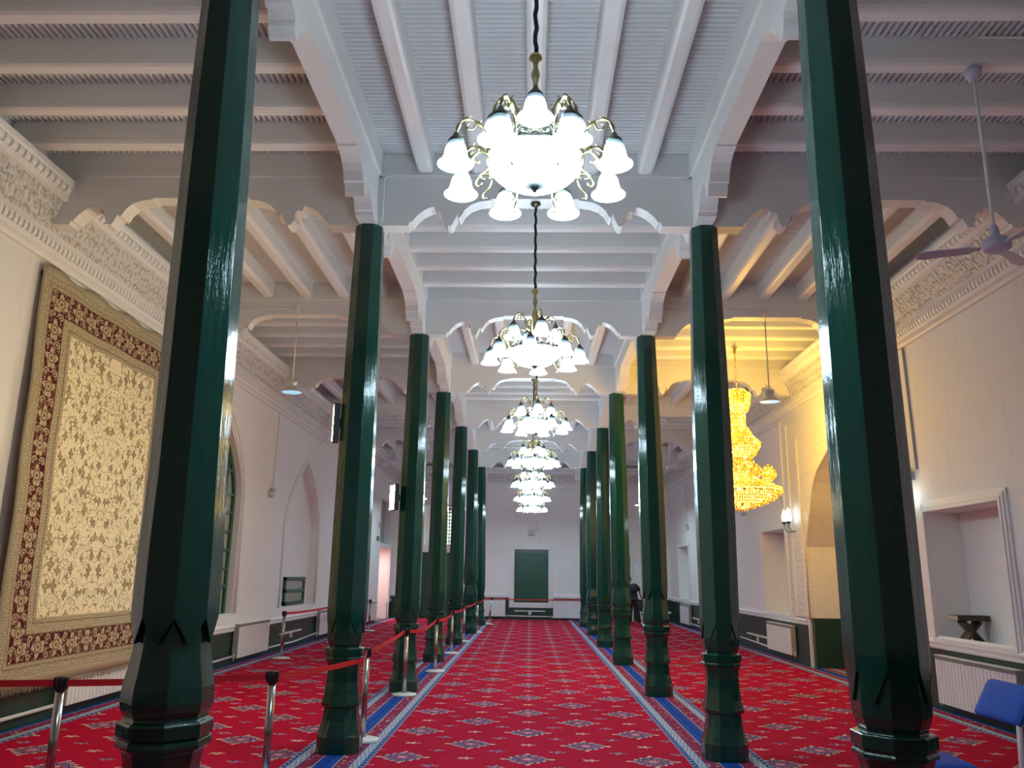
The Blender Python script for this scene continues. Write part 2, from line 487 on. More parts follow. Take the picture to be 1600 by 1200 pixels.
def arch_loop(y0, y1, z0, zs, za, n=10, k=1.6):
    """pointed arch outline (counter clockwise) : jambs to zs, apex za"""
    c = (y0+y1)/2; h = (y1-y0)/2; L = [(y0, z0), (y1, z0)]
    for i in range(n+1):
        t = i/n; L.append((c+h*(1-t**1.75), zs+(za-zs)*t))
    for i in range(n-1, -1, -1):
        t = i/n; L.append((c-h*(1-t**1.75), zs+(za-zs)*t))
    return L
def rect_loop(y0, y1, z0, z1): return [(y0, z0), (y1, z0), (y1, z1), (y0, z1)]
def wall(name, axis, pos, out, a0, a1, z0, z1, holes, m, openback=()):
    """wall in plane axis=pos; holes are (loop, depth); out = +1/-1 direction away from the room"""
    W = MB(); bm = W.b
    def P(q, d=0): return (pos+out*d, q[0], q[1]) if axis == 'x' else (q[0], pos+out*d, q[1])
    outer = [bm.verts.new(P(q)) for q in ((a0, z0), (a1, z0), (a1, z1), (a0, z1))]
    edges = [bm.edges.new((outer[i], outer[(i+1) % 4])) for i in range(4)]
    hv = []
    for loop, dep in holes:
        vs = [bm.verts.new(P(q)) for q in loop]; n = len(vs); hv.append((vs, loop, dep))
        edges += [bm.edges.new((vs[i], vs[(i+1) % n])) for i in range(n)]
    bmesh.ops.triangle_fill(bm, use_beauty=True, edges=edges)
    for vs, loop, dep in hv:
        n = len(vs); bk = [bm.verts.new(P(q, dep)) for q in loop]
        for i in range(n): W.face([vs[i], vs[(i+1) % n], bk[(i+1) % n], bk[i]])
        es = [bm.edges.get((bk[i], bk[(i+1) % n])) for i in range(n)]
        bmesh.ops.triangle_fill(bm, use_beauty=True, edges=es)
    # outer shell so that the wall is solid
    T = 1.35
    o2 = [bm.verts.new(P(q, T)) for q in ((a0, z0), (a1, z0), (a1, z1), (a0, z1))]
    for i in range(4): W.face([outer[i], outer[(i+1) % 4], o2[(i+1) % 4], o2[i]])
    W.face(o2)
    return struct(W.build(name, m, recalc=False))

L_WIN = arch_loop(12.95, 15.75, .93, 3.15, 4.75)
L_NIC = arch_loop(18.75, 21.65, .93, 2.75, 4.32)
wall('wall_left', 'x', XL, -1, YF, YB, -.06, ZC+.1,
     [(L_WIN, .40), (L_NIC, .18), (rect_loop(30.6, 33.0, -.03, 2.66), 1.0), (rect_loop(30.75, 32.9, 2.84, 4.5), .30)], M_WL)
def mih_loop():
    y0, y1 = 12.9, 16.9; c = 14.9
    half = [(2.0, -.03), (1.97, 2.2), (1.62, 3.0), (1.45, 3.35), (1.30, 3.58), (1.05, 3.80), (.62, 3.99), (.30, 4.15), (0, 4.40)]
    # straight jambs at the ends
    half[1] = (2.0, 2.35)
    L = [(c-2.0, -.03)] + [(c+h, z) for h, z in half]
    L += [(c-h, z) for h, z in reversed(half[1:-1])]
    return L
R_N1 = rect_loop(9.93, 11.82, .93, 2.66); R_N2 = rect_loop(18.0, 20.12, .93, 2.80)
R_N3 = rect_loop(25.5, 27.4, .93, 2.80); R_N4 = rect_loop(29.55, 31.55, .95, 2.83)
wall('wall_right', 'x', XR, 1, YF, YB, -.06, ZC+.1, [(R_N1, .46), (mih_loop(), 1.1), (R_N2, .5), (R_N3, .5), (R_N4, .5)], M_WR)
B_DOOR = (-4.46, -3.05); B_DOOR2 = (2.62, 4.05)
wall('wall_back', 'y', YB, 1, XL-1.3, XR+1.3, -.06, ZC+.1,
     [(rect_loop(B_DOOR[0], B_DOOR[1], -.03, 2.58), .25), (rect_loop(B_DOOR[0]+.1, B_DOOR[1]-.1, 2.88, 4.5), .35),
      (rect_loop(B_DOOR2[0], B_DOOR2[1], -.03, 2.58), .25), (rect_loop(-.64, .74, .66, 2.74), .12)], M_WB)
wall('wall_front', 'y', YF, -1, XL-1.3, XR+1.3, -.06, ZC+.1, [], M_WB)

# ------------------------------------------------------------------ ceiling bays
spans = [(XL, CL), (CL, CR), (CR, XR)]
def ripple(a0, a1, b0, b1, along):
    """row of half round slats; they lie across 'along'"""
    n = int((a1-a0)/.062); st = (a1-a0)/n; pr = []
    for i in range(n):
        for k in range(6):
            t = k/5; pr.append((a0+(i+.08+t*.84)*st, ZC-.036*max(0, math.sin(PI*t))**.55))
        pr += [(a0+(i+.93)*st, ZC+.03), (a0+(i+1.06)*st, ZC+.03)] if i < n-1 else []
    pr.append((a1, ZC))
    w_ = MB()
    if along == 'y': w_.sheet([(q[0], q[1]) for q in pr], 'x', b0, b1, smooth=False)   # (y,z) profile along x
    else: w_.sheet([(q[0], q[1]) for q in pr], 'y', b0, b1)
    return w_
def joist_poly(c, w_=.185):
    h = w_/2; r = .045
    return [(c-h, ZC-.01), (c-h, ZJ+r), (c-h+.014, ZJ+.014), (c-h+r, ZJ), (c+h-r, ZJ), (c+h-.014, ZJ+.014), (c+h, ZJ+r), (c+h, ZC-.01)]
for bi in range(len(YS)-1):
    y0, y1 = YS[bi], YS[bi+1]
    for si, (x0, x1) in enumerate(spans):
        longit = ((bi == 2) == (si == 1)) if False else (((bi % 2) == 0) == (si == 1))
        cl = ripple(y0, y1, x0, x1, 'y') if longit else ripple(x0, x1, y0, y1, 'x')
        cb = [cl.v(x0, y0, ZC+.06), cl.v(x1, y0, ZC+.06), cl.v(x1, y1, ZC+.06), cl.v(x0, y1, ZC+.06)]; cl.face(cb)
        co = struct(cl.build('ceiling', M_SLAT, recalc=False))
        if longit:
            n = 5; st = (x1-x0)/(n+1)
            for k in range(n):
                c = x0+st*(k+1)
                MB().prism(joist_poly(c), 'y', y0+.09, y1-.09).build('joist', M_TIMBER, co)
        else:
            n = max(4, int(round((y1-y0)/.70))-1); st = (y1-y0)/(n+1)
            if abs(y1-y0-4.2) < .3: n = 5; st = (y1-y0)/6
            for k in range(n):
                c = y0+st*(k+1)
                MB().prism(joist_poly(c), 'x', x0+.02, x1-.02).build('joist', M_TIMBER, co)

# ------------------------------------------------------------------ scalloped beams
def scallop(a0, a1, e0=.16, e1=.16):
    """underside of a beam from a0 to a1, polygon in (a, z)"""
    half = [(0, 0), (.36, 0), (.372, .045), (.40, .045), (.45, .115), (.52, .18), (.60, .222), (.66, .235), (.668, .185), (.69, .165), (.715, .185),
            (.745, .165), (.762, .12), (.76, .07), (.80, .005), (.84, -.005), (.865, .03), (.90, .115), (.912, .155), (.93, .10), (.95, .11), (.99, .19), (1.06, .255), (1.16, .295), (1.29, .312), (1.295, .33)]
    mid = (a0+a1)/2; L = []
    for (t, z) in half: L.append((a0+t, ZT+.0+z))
    for (t, z) in reversed(half): L.append((a1-t, ZT+z))
    L += [(a1, ZJ+.02), (a0, ZJ+.02)]
    return L
ORD = ['nearest', 'second', 'third', 'fourth', 'fifth', 'sixth', 'seventh', 'eighth']
side_nm = ['left aisle', 'nave', 'right aisle']
for i, y in enumerate(D):
    for si, (x0, x1) in enumerate(spans):
        B_ = MB()
        xa = x0+(.0 if si == 0 else .09); xb = x1-(.0 if si == 2 else .09)
        B_.prism(scallop(xa, xb), 'y', y-.10, y+.10)
        B_.prism([(xa, ZJ-.03), (xb, ZJ-.03), (xb, ZC), (xa, ZC)], 'y', y-.13, y+.13)
        o = B_.build('ceiling_beam', M_TIMBER)
        if i == 0: lab = 'white scalloped beam crossing the %s overhead behind the nearest green columns' % side_nm[si]
        elif i == 1: lab = 'white scalloped beam crossing the %s at the nearest pair of green columns' % side_nm[si]
        else: lab = 'white scalloped beam crossing the %s at the %s pair of green columns' % (side_nm[si], ORD[i-1])
        tag(o, lab, 'beam', 'scalloped beams across the hall')
for x, nm in ((CL, 'left'), (CR, 'right')):
    for bi in range(len(YS)-1):
        y0, y1 = YS[bi], YS[bi+1]
        B_ = MB()
        B_.prism(scallop(y0, y1) if y1-y0 > 3.5 else [(y0, ZT), (y1, ZT), (y1, ZJ+.02), (y0, ZJ+.02)], 'x', x-.10, x+.10)
        B_.prism([(y0, ZJ-.03), (y1, ZJ-.03), (y1, ZC), (y0, ZC)], 'x', x-.13, x+.13)
        o = B_.build('ceiling_beam', M_TIMBER)
        if bi < 2: lab = 'white scalloped lengthwise beam overhead, %s, on the %s side of the nave' % (('behind the camera', 'short of the nearest green column')[bi], nm)
        elif bi == 8: lab = 'white scalloped lengthwise beam from the last %s column to the end wall' % nm
        else: lab = 'white scalloped lengthwise beam between the %s and %s green columns on the %s' % (ORD[bi-2], ORD[bi-1], nm)
        tag(o, lab, 'beam', 'scalloped beams along the hall')

# ------------------------------------------------------------------ cornices and mouldings
# profile: (distance from wall, z)
def cornice(name, P, a0, a1, axis):
    """P(d, z) -> 2D coordinate perpendicular to axis"""
    fr = [(.0, 5.17), (.05, 5.17), (.07, 5.20), (.05, 5.235), (.09, 5.25), (.10, 5.30)]
    mid = [(.10, 5.40), (.14, 5.42), (.13, 5.47)]
    top = [(.27, 5.80), (.31, 5.81), (.31, 5.86), (.34, 5.90), (.34, 5.97), (.36, 6.0), (.36, 6.06), (0, 6.08)]
    c = MB()
    c.sheet([P(*q) for q in fr+mid[:1]], axis, a0, a1, 0)
    c.sheet([P(*q) for q in mid], axis, a0, a1, 0)
    c.sheet([P(*mid[-1]), P(*top[0])], axis, a0, a1, 1)
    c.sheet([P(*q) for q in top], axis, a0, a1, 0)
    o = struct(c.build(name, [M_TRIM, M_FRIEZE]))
    # tongue-like dentils and rope beads as two parts
    t = MB(); n = int(abs(a1-a0)/.085)
    for k in range(n):
        a = a0+(a1-a0)*(k+.5)/n; dd = .026
        q = [P(.105, 5.40), P(.135, 5.395), P(.135, 5.345), P(.12, 5.31), P(.10, 5.30)]
        t.prism(q, axis, a-dd, a+dd)
    t.build('tongue_band', M_TRIM, o)
    t = MB(); n = int(abs(a1-a0)/.11)
    for k in range(n):
        a = a0+(a1-a0)*(k+.5)/n
        q = [P(.31, 5.865), P(.355, 5.875), P(.372, 5.905), P(.372, 5.94), P(.355, 5.965), P(.33, 5.97)]
        t.prism(q, axis, a-.036, a+.036)
    t.build('bead_band', M_TRIM, o)
    return o
cornice('trim_1', lambda d, z: (XL+d, z), YF, YB, 'y')
cornice('trim_2', lambda d, z: (XR-d, z), YF, YB, 'y')
cornice('trim_3', lambda d, z: (YB-d, z), XL, XR, 'x')
def dado(name, P, z, ranges, axis):
    pr = [(0, z-.0), (.035, z), (.045, z+.03), (.03, z+.05), (.05, z+.06), (.06, z+.09), (.045, z+.12), (.02, z+.135), (.015, z+.17), (0, z+.175)]
    c = MB()
    for a0, a1 in ranges:
        c.prism([P(*q) for q in pr], axis, a0, a1)
    return struct(c.build(name, M_TRIM))
dado('trim_4', lambda d, z: (XL+d, z), .60, [(YF, 30.45), (33.15, YB)], 'y')
dado('trim_5', lambda d, z: (XR-d, z), .80, [(YF, 12.6), (17.2, YB)], 'y')
dado('trim_6', lambda d, z: (YB-d, z), .84, [(XL, B_DOOR[0]-.1), (B_DOOR[1]+.1, -.98), (.98, B_DOOR2[0]-.1), (B_DOOR2[1]+.1, XR)], 'x')
# sill and surround of the panel on the end wall
def frame_rect(name, P, axis_fn, y0, y1, z0, z1, wd=.13, pr=.05, bottom=True):
    c = MB()
    for (q0, k, dpt) in ((wd*.70, wd, pr*.5), (wd*.33, wd*.70, pr*.8), (0, wd*.33, pr)):
        for (a0, a1, b0, b1) in ((y0-k, y0-q0-.002, z0-k, z1+k), (y1+q0+.002, y1+k, z0-k, z1+k), (y0-q0, y1+q0, z1+q0+.002, z1+k), (y0-q0, y1+q0, z0-k, z0-q0-.002)):
            axis_fn(c, a0, a1, b0, b1, dpt)
    return struct(c.build(name, M_TRIM, bevel=.006))
def fx_right(c, a0, a1, b0, b1, d): c.box(XR-d, XR+.005, a0, a1, b0, b1)
def fx_left(c, a0, a1, b0, b1, d): c.box(XL-.005, XL+d, a0, a1, b0, b1)
def fx_back(c, a0, a1, b0, b1, d): c.box(a0, a1, YB-d, YB+.005, b0, b1)
ti = 7
for L, in ((R_N1,), (R_N2,), (R_N3,), (R_N4,)):
    frame_rect('trim_%d' % ti, None, fx_right, L[0][0], L[1][0], L[0][1]+.02, L[2][1], wd=.15 if ti == 7 else .12, pr=.06, bottom=True); ti += 1
frame_rect('trim_%d' % ti, None, fx_back, -.64, .74, .66, 2.74, .20, .06); ti += 1
for (a, b_) in (B_DOOR, B_DOOR2):
    c = MB(); c.box(a-.09, a, YB-.05, YB, 0, 2.84); c.box(b_, b_+.09, YB-.05, YB, 0, 2.84); c.box(a-.10, b_+.10, YB-.07, YB, 2.59, 2.84)
    struct(c.build('trim_%d' % ti, M_TRIM, bevel=.008)); ti += 1
c = MB(); c.box(XL, XL+.06, 30.45, 33.15, 2.68, 2.83); c.box(XL, XL+.05, 30.45, 30.58, 0, 2.68); c.box(XL, XL+.05, 33.02, 33.14, 0, 2.68)
struct(c.build('trim_%d' % ti, M_TRIM, bevel=.008)); ti += 1
# arch mouldings on the left wall (thin tube following the opening)
def arch_band(L, off, r, close=False):
    cy = (L[0][0]+L[1][0])/2; pts = []
    zlo = L[0][1]; zhi = max(q[1] for q in L)
    seq = L[1:]+[L[0]]
    for (y, z) in seq:
        s_ = off*(1 if y > cy else -1) if abs(y-cy) > .02 else 0
        k = (z-zlo)/(zhi-zlo)
        pts.append((XL+.012, y+s_*(1-.4*k), z+off*k*1.2))
    return pts
for L, off in ((L_WIN, .16), (L_NIC, .13)):
    c = MB(); pts = arch_band(L, off, .02); c.tube(pts, .022, 6); pts2 = arch_band(L, off*.35, .02); c.tube(pts2, .014, 6)
    struct(c.build('trim_%d' % ti, M_TRIM)); ti += 1
# carved surround of the great recess: raised band with pointed opening
def mih_surround():
    W = MB(); bm = W.b; xf = XR-.06
    op = mih_loop()
    y0, y1, z1 = 11.75+.25, 18.2, 5.17
    outer = [bm.verts.new((xf, *q)) for q in ((y1, .955), (y1, z1), (y0+.35, z1), (y0+.35, .955))]
    # opening outline without the green base
    o2 = [q for q in op if q[1] > .95]
    inner = [bm.verts.new((xf, *q)) for q in [(16.9, .955)]+o2+[(12.9, .955)]]
    ring = outer[::-1]                     # y0.. to y1 over the top
    seq = [outer[3], outer[2], outer[1], outer[0]] + inner
    n = len(seq); es = [bm.edges.new((seq[i], seq[(i+1) % n])) for i in range(n)]
    bmesh.ops.triangle_fill(bm, use_beauty=True, edges=es)
    bk = [bm.verts.new((XR+.002, v.co.y, v.co.z)) for v in seq]
    for i in range(n): W.face([seq[i], seq[(i+1) % n], bk[(i+1) % n], bk[i]])
    return W
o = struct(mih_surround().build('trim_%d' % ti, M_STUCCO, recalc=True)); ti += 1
c = MB(); rim = [q for q in mih_loop() if q[1] > .5]
c.tube([(XR-.065, 16.93, .96)]+[(XR-.065, 14.9+(y-14.9)*1.015, z+.01) for y, z in rim]+[(XR-.065, 12.87, .96)], .028, 6)
c.box(XR-.09, XR-.05, 18.1, 18.22, .955, 5.17); c.box(XR-.085, XR-.05, 17.05, 17.10, .955, 4.6); c.box(XR-.085, XR-.05, 17.70, 17.74, .955, 5.0)
struct(c.build('trim_%d' % ti, M_TRIM)); ti += 1
c = MB(); c.box(XR-.05, XR, 17.06, 17.13, 0, .96); struct(c.build('trim_%d' % ti, M_TRIM)); ti += 1

# ------------------------------------------------------------------ doors, windows
def arched_window():
    w_ = MB(); xw = XL-.12
    inset = lambda L, k: [((q[0]-14.35)*(1-k)+14.35, (q[1]-.93)*(1-k*.5)+.93+k*.3) for q in L]
    o1 = L_WIN; o2 = inset(L_WIN, .07)
    A = [w_.v(xw, *q) for q in o1]; B = [w_.v(xw, *q) for q in o2]; A2 = [w_.v(xw-.07, *q) for q in o1]; B2 = [w_.v(xw-.07, *q) for q in o2]; n = len(A)
    for i in range(n):
        j = (i+1) % n
        w_.face([A[i], A[j], B[j], B[i]]); w_.face([B[i], B[j], B2[j], B2[i]]); w_.face([A2[i], A2[j], B2[j], B2[i]])
    fr = w_.build('window_1', M_JOIN); struct(fr)
    g = MB(); yl = 13.0; yr = 15.7
    for z in (1.75, 2.1, 2.45, 2.8, 3.15, 3.6, 4.0): 
        half = 1.34 if z < 3.15 else 1.34*(1-((z-3.15)/1.6)**1.75)
        g.box(xw-.06, xw+.01, 14.35-half, 14.35+half, z-.022, z+.022)
    for y in (13.43, 13.89, 14.35, 14.81, 15.27):
        dy = abs(y-14.35)/1.36; zt = 3.15+1.5*(1-dy)**.57
        g.box(xw-.055, xw+.005, y-.022, y+.022, .98, zt)
    g.box(xw-.06, xw+.02, 13.0, 15.7, 1.40, 1.47)
    g.build('glazing_bars', M_JOIN, fr)
    p = MB(); vs = [p.v(xw-.045, *q) for q in o2]; p.face(vs)
    m, bb = mat('frosted_pane', (.42, .46, .40), .25); n_ = N(m); x, y, z, v = n_.pos()
    n_.put(bb.inputs['Base Color'], n_.mix(n_.noise(n_.vec(x, y*3, z*.8), 1.6, 3), (.25, .25, .20), (.52, .56, .50)))
    p.build('pane', m, fr)
arched_window()
# small green window low in the pointed niche
def small_window():
    x = XL-.178; f = MB()
    y0, y1, z0, z1 = 19.5, 22.0, .94, 1.60
    y1 = 21.2
    for (a, b_, c_, d) in ((y0, y1, z0, z0+.09), (y0, y1, z1-.09, z1), (y0, y0+.09, z0, z1), (y1-.09, y1, z0, z1), (y0, y1, (z0+z1)/2-.04, (z0+z1)/2+.04)):
        f.box(x, x+.07, a, b_, c_, d)
    o = struct(f.build('window_2', M_JOIN, bevel=.006))
    MB().box(x, x+.03, y0+.08, y1-.08, z0+.08, z1-.08).build('pane', simple('dull_glass', (.33, .37, .34), .2), o)
small_window()
# dull glass over the doorway on the left
f = MB(); f.box(XL-.29, XL-.24, 30.76, 32.89, 2.85, 4.49); struct(f.build('window_3', simple('grey_glass', (.30, .30, .30), .3)))
# doorway; panel stands for the room beyond, its pink light put into the colour
r = MB(); r.box(XL-.98, XL-.96, 30.62, 32.98, .02, 2.64); struct(r.build('lit_room_panel', M_PINK))
lt = bpy.data.lights.new('corridor_lamp', 'AREA'); lt.energy = 20; lt.color = (1, .62, .56); lt.size = .7
lo = bpy.data.objects.new('corridor_lamp', lt); COL.objects.link(lo); lo.location = (XL-.5, 31.8, 2.6); lo.rotation_euler = (0, 0, 0)
# green doors on the end wall
def plank_door(name, x0, x1, z0, z1, yy, n):
    o = MB(); o.box(x0, x1, yy, yy+.03, z0, z1); W = (x1-x0)/n
    for k in range(n): o.box(x0+k*W+.006, x0+(k+1)*W-.006, yy-.018, yy, z0+.01, z1-.01)
    return struct(o.build(name, M_JOIN, bevel=.004))
dd = plank_door('door_1', B_DOOR[0]+.01, B_DOOR[1]-.01, .015, 2.57, YB+.16, 6)
MB().box(-3.80, -3.77, YB+.10, YB+.14, 1.0, 1.16).build('door_handle', M_STEEL, dd)
dd = plank_door('door_2', B_DOOR2[0]+.01, B_DOOR2[1]-.01, .015, 2.57, YB+.16, 6)
MB().box(3.30, 3.33, YB+.10, YB+.14, 1.0, 1.16).build('door_handle', M_STEEL, dd)
dd = plank_door('window_5', -.635, .735, .67, 2.735, YB+.085, 7)
MB().box(-.635, .735, YB+.05, YB+.085, 2.62, 2.735).build('head_rail', green_flat('pale_green_rail', (.07, .13, .12)), dd)
# pierced lattice above the left door, lit from behind
lat = MB(); x0, x1, z0, z1 = B_DOOR[0]+.75, B_DOOR[1]-.11, 2.89, 4.49; st = .14
nz = int((z1-z0)/st); nx = int((x1-x0)/st)
for k in range(nz+1): lat.box(x0, x1, YB+.12, YB+.16, z0+k*(z1-z0)/nz-.022, z0+k*(z1-z0)/nz+.022)
for k in range(nx+1): lat.box(x0+k*(x1-x0)/nx-.022, x0+k*(x1-x0)/nx+.022, YB+.12, YB+.16, z0, z1)
lo = struct(lat.build('window_6', M_JOIN))
MB().box(x0, x1, YB+.22, YB+.24, z0, z1-.3).build('pane', emis('daylit_pane', (.95, 1, .80), 1.6), lo)

# ------------------------------------------------------------------ carpets
def carpet(name, x0, x1, y0, y1, m, label, border=True, extra=None):
    c = MB(); c.box(x0, x1, y0, y1, -.012, .0)
    if extra: c.box(*extra)
    o = c.build(name, m); tag(o, label, 'carpet', 'patterned red runners'); return o
carpet('carpet', CL+.005, CR-.005, YF, YB-.02, carpet_mat('carpet_nave', (CL+CR)/2, (CR-CL)/2, None), 'red medallion carpet with blue border down the middle of the nave')
carpet('carpet', XL+.02, CL-.005, YF, YB-.02, carpet_mat('carpet_left', (XL+CL)/2, (CL-XL)/2, None), 'red medallion carpet with blue border along the left aisle')
carpet('carpet', CR+.005, XR-.02, YF, YB-.02, carpet_mat('carpet_right', (XR+CR)/2, (XR-CR)/2, None), 'red medallion carpet with blue border along the right aisle')
o = MB().box(XR-.015, XR+1.08, 12.92, 16.88, -.006, .006).build('carpet', carpet_mat('carpet_recess', XR+.53, .55, None))
tag(o, 'small red flowered carpet laid inside the great arched recess', 'carpet')

# ------------------------------------------------------------------ columns
PB = [(.205, 0), (.207, .15), (.200, .17), (.170, .30), (.158, .415), (.185, .425), (.188, .455), (.182, .475), (.168, .54), (.157, .65), (.152, .74), (.156, .82), (.166, .855),
      (.184, .862), (.184, .882), (.176, .888), (.176, .898), (.186, .905), (.186, .968), (.178, .972), (.150, .975), (.150, .99), (.158, 1.005), (.170, 1.05), (.176, 1.12)]
PA = [(.215, 0), (.215, .15), (.208, .17), (.182, .30), (.172, .44), (.200, .45), (.202, .485), (.195, .505), (.180, .57), (.168, .67), (.168, .76), (.180, .82), (.190, .838),
      (.208, .845), (.212, .862), (.208, .885), (.198, .89), (.212, .898), (.214, .960), (.205, .968), (.190, .975), (.188, .99), (.203, 1.02), (.209, 1.06), (.205, 1.13), (.190, 1.21), (.176, 1.30), (.172, 1.345)]
def octa(b_, r, z, sq=0, dx=0, zig=None, rmid=None):
    """16-gon ring: 8 corners + 8 face mids, half-width r across flats; sq = how square"""
    vs = []
    for k in range(16):
        a = k*PI/8
        # even k: face middle, odd k: corner
        if k % 2 == 0:
            rr = r if (k % 4 == 0) else r*(1+sq*.30)
            z_ = z if zig is None else zig[0]
        else:
            rr = r/math.cos(PI/8)*(1+sq*.045); z_ = z if zig is None else zig[1]
        vs.append(b_.v(rr*math.cos(a)+dx(z_), rr*math.sin(a), z_))
    return vs
def column(x, y, xt, kind, zs, label, part_seed, rs=1.0):
    random.seed(part_seed)
    t = thing('column', label, 'column', (x, y, 0), 0, 'green columns of the nave')
    lean = xt-x; H = ZT+.012
    wob = [(random.uniform(-.008, .008), random.uniform(0, 6)) for _ in range(2)]
    dx = lambda z: lean*(z/5.5)
    base = [(r*rs, z*zs) for r, z in (PB if kind == 'B' else PA)]
    b_ = MB(); rings = []
    for i, (r, z) in enumerate(base):
        sq = max(0, 1-z/.17)*.0 + (.42 if z <= .151*zs else .30 if z < .18*zs else .12 if z < .32*zs else 0)
        rings.append(octa(b_, r, z, sq, dx))
    def skin(rings, bb):
        for j in range(len(rings)-1):
            for k in range(16): bb.face([rings[j][k], rings[j][(k+1) % 16], rings[j+1][(k+1) % 16], rings[j+1][k]])
    # hidden core up inside the shaft
    ztop = base[-1][1]
    rings.append(octa(b_, base[-1][0]*.97, ztop+.20, 0, dx))
    skin(rings, b_); b_.face(rings[0]); b_.face(rings[-1])
    b_.build('carved_base', M_GREEN, t, bevel=.004)
    s_ = MB()
    zlo = ztop-.01; zhi = ztop+(.15 if kind == 'B' else .12)
    rl = .189 if kind == 'B' else .200*rs
    zz = [(rl, None, (zlo, zhi))]
    zz += [(rl, ztop+.22, None), (rl-.002, ztop+.5, None)]
    for z, r in ((2.2, .186), (2.8, .183), (3.4, .180), (4.0, .175), (4.5, .168), (5.0, .160), (H-.05, .152), (H, .150)): zz.append((r, z, None))
    rr = []
    # inner lip of the pointed edge
    rr.append(octa(s_, rl-.03, None, 0, dx, (zlo+.012, zhi+.012)))
    rr.append(octa(s_, rl-.002, None, 0, dx, (zlo, zhi)))
    for (r, z, zg) in zz[1:]:
        f = 1+wob[0][0]*math.sin(z*1.3+wob[0][1])/.18
        rr.append(octa(s_, r*f, z, 0, dx))
    skin(rr, s_); s_.face(rr[-1])
    s_.build('shaft', M_GREEN, t, bevel=.003)
    return t
cols = [  # y, left: base x, top x, kind, zscale ; right: base x, top x, kind, zscale, rscale
    (4.35, -1.83, -1.915, 'A', 1.0, 1.815, 1.80, 'B', 1.0, 1.0),
    (8.53, -1.865, -1.857, 'B', 1.0, 1.912, 1.925, 'B', 1.0, 1.0),
    (12.77, -1.877, -1.852, 'B', 1.0, 1.918, 1.865, 'A', 1.03, .93),
    (17.07, -1.928, -1.905, 'B', 1.0, 1.870, 1.820, 'A', 1.12, .93),
    (21.20, -1.90, -1.862, 'B', 1.02, 1.89, 1.889, 'B', 1.05, 1.0),
    (25.26, -1.805, -1.823, 'A', 1.05, 1.91, 1.904, 'A', 1.0, .93),
    (29.37, -1.765, -1.803, 'B', 1.05, 1.93, 1.953, 'B', 1.0, 1.0)]
for i, (y, lx, lt_, lk, lz, rx, rt_, rk, rz_, rs_) in enumerate(cols):
    column(lx, y, lt_, lk, lz, 'glossy dark green octagonal wooden column, %s on the left of the nave' % ORD[i], 10+i)
    column(rx, y, rt_, rk, rz_, 'glossy dark green octagonal wooden column, %s on the right of the nave' % ORD[i], 30+i, rs_)

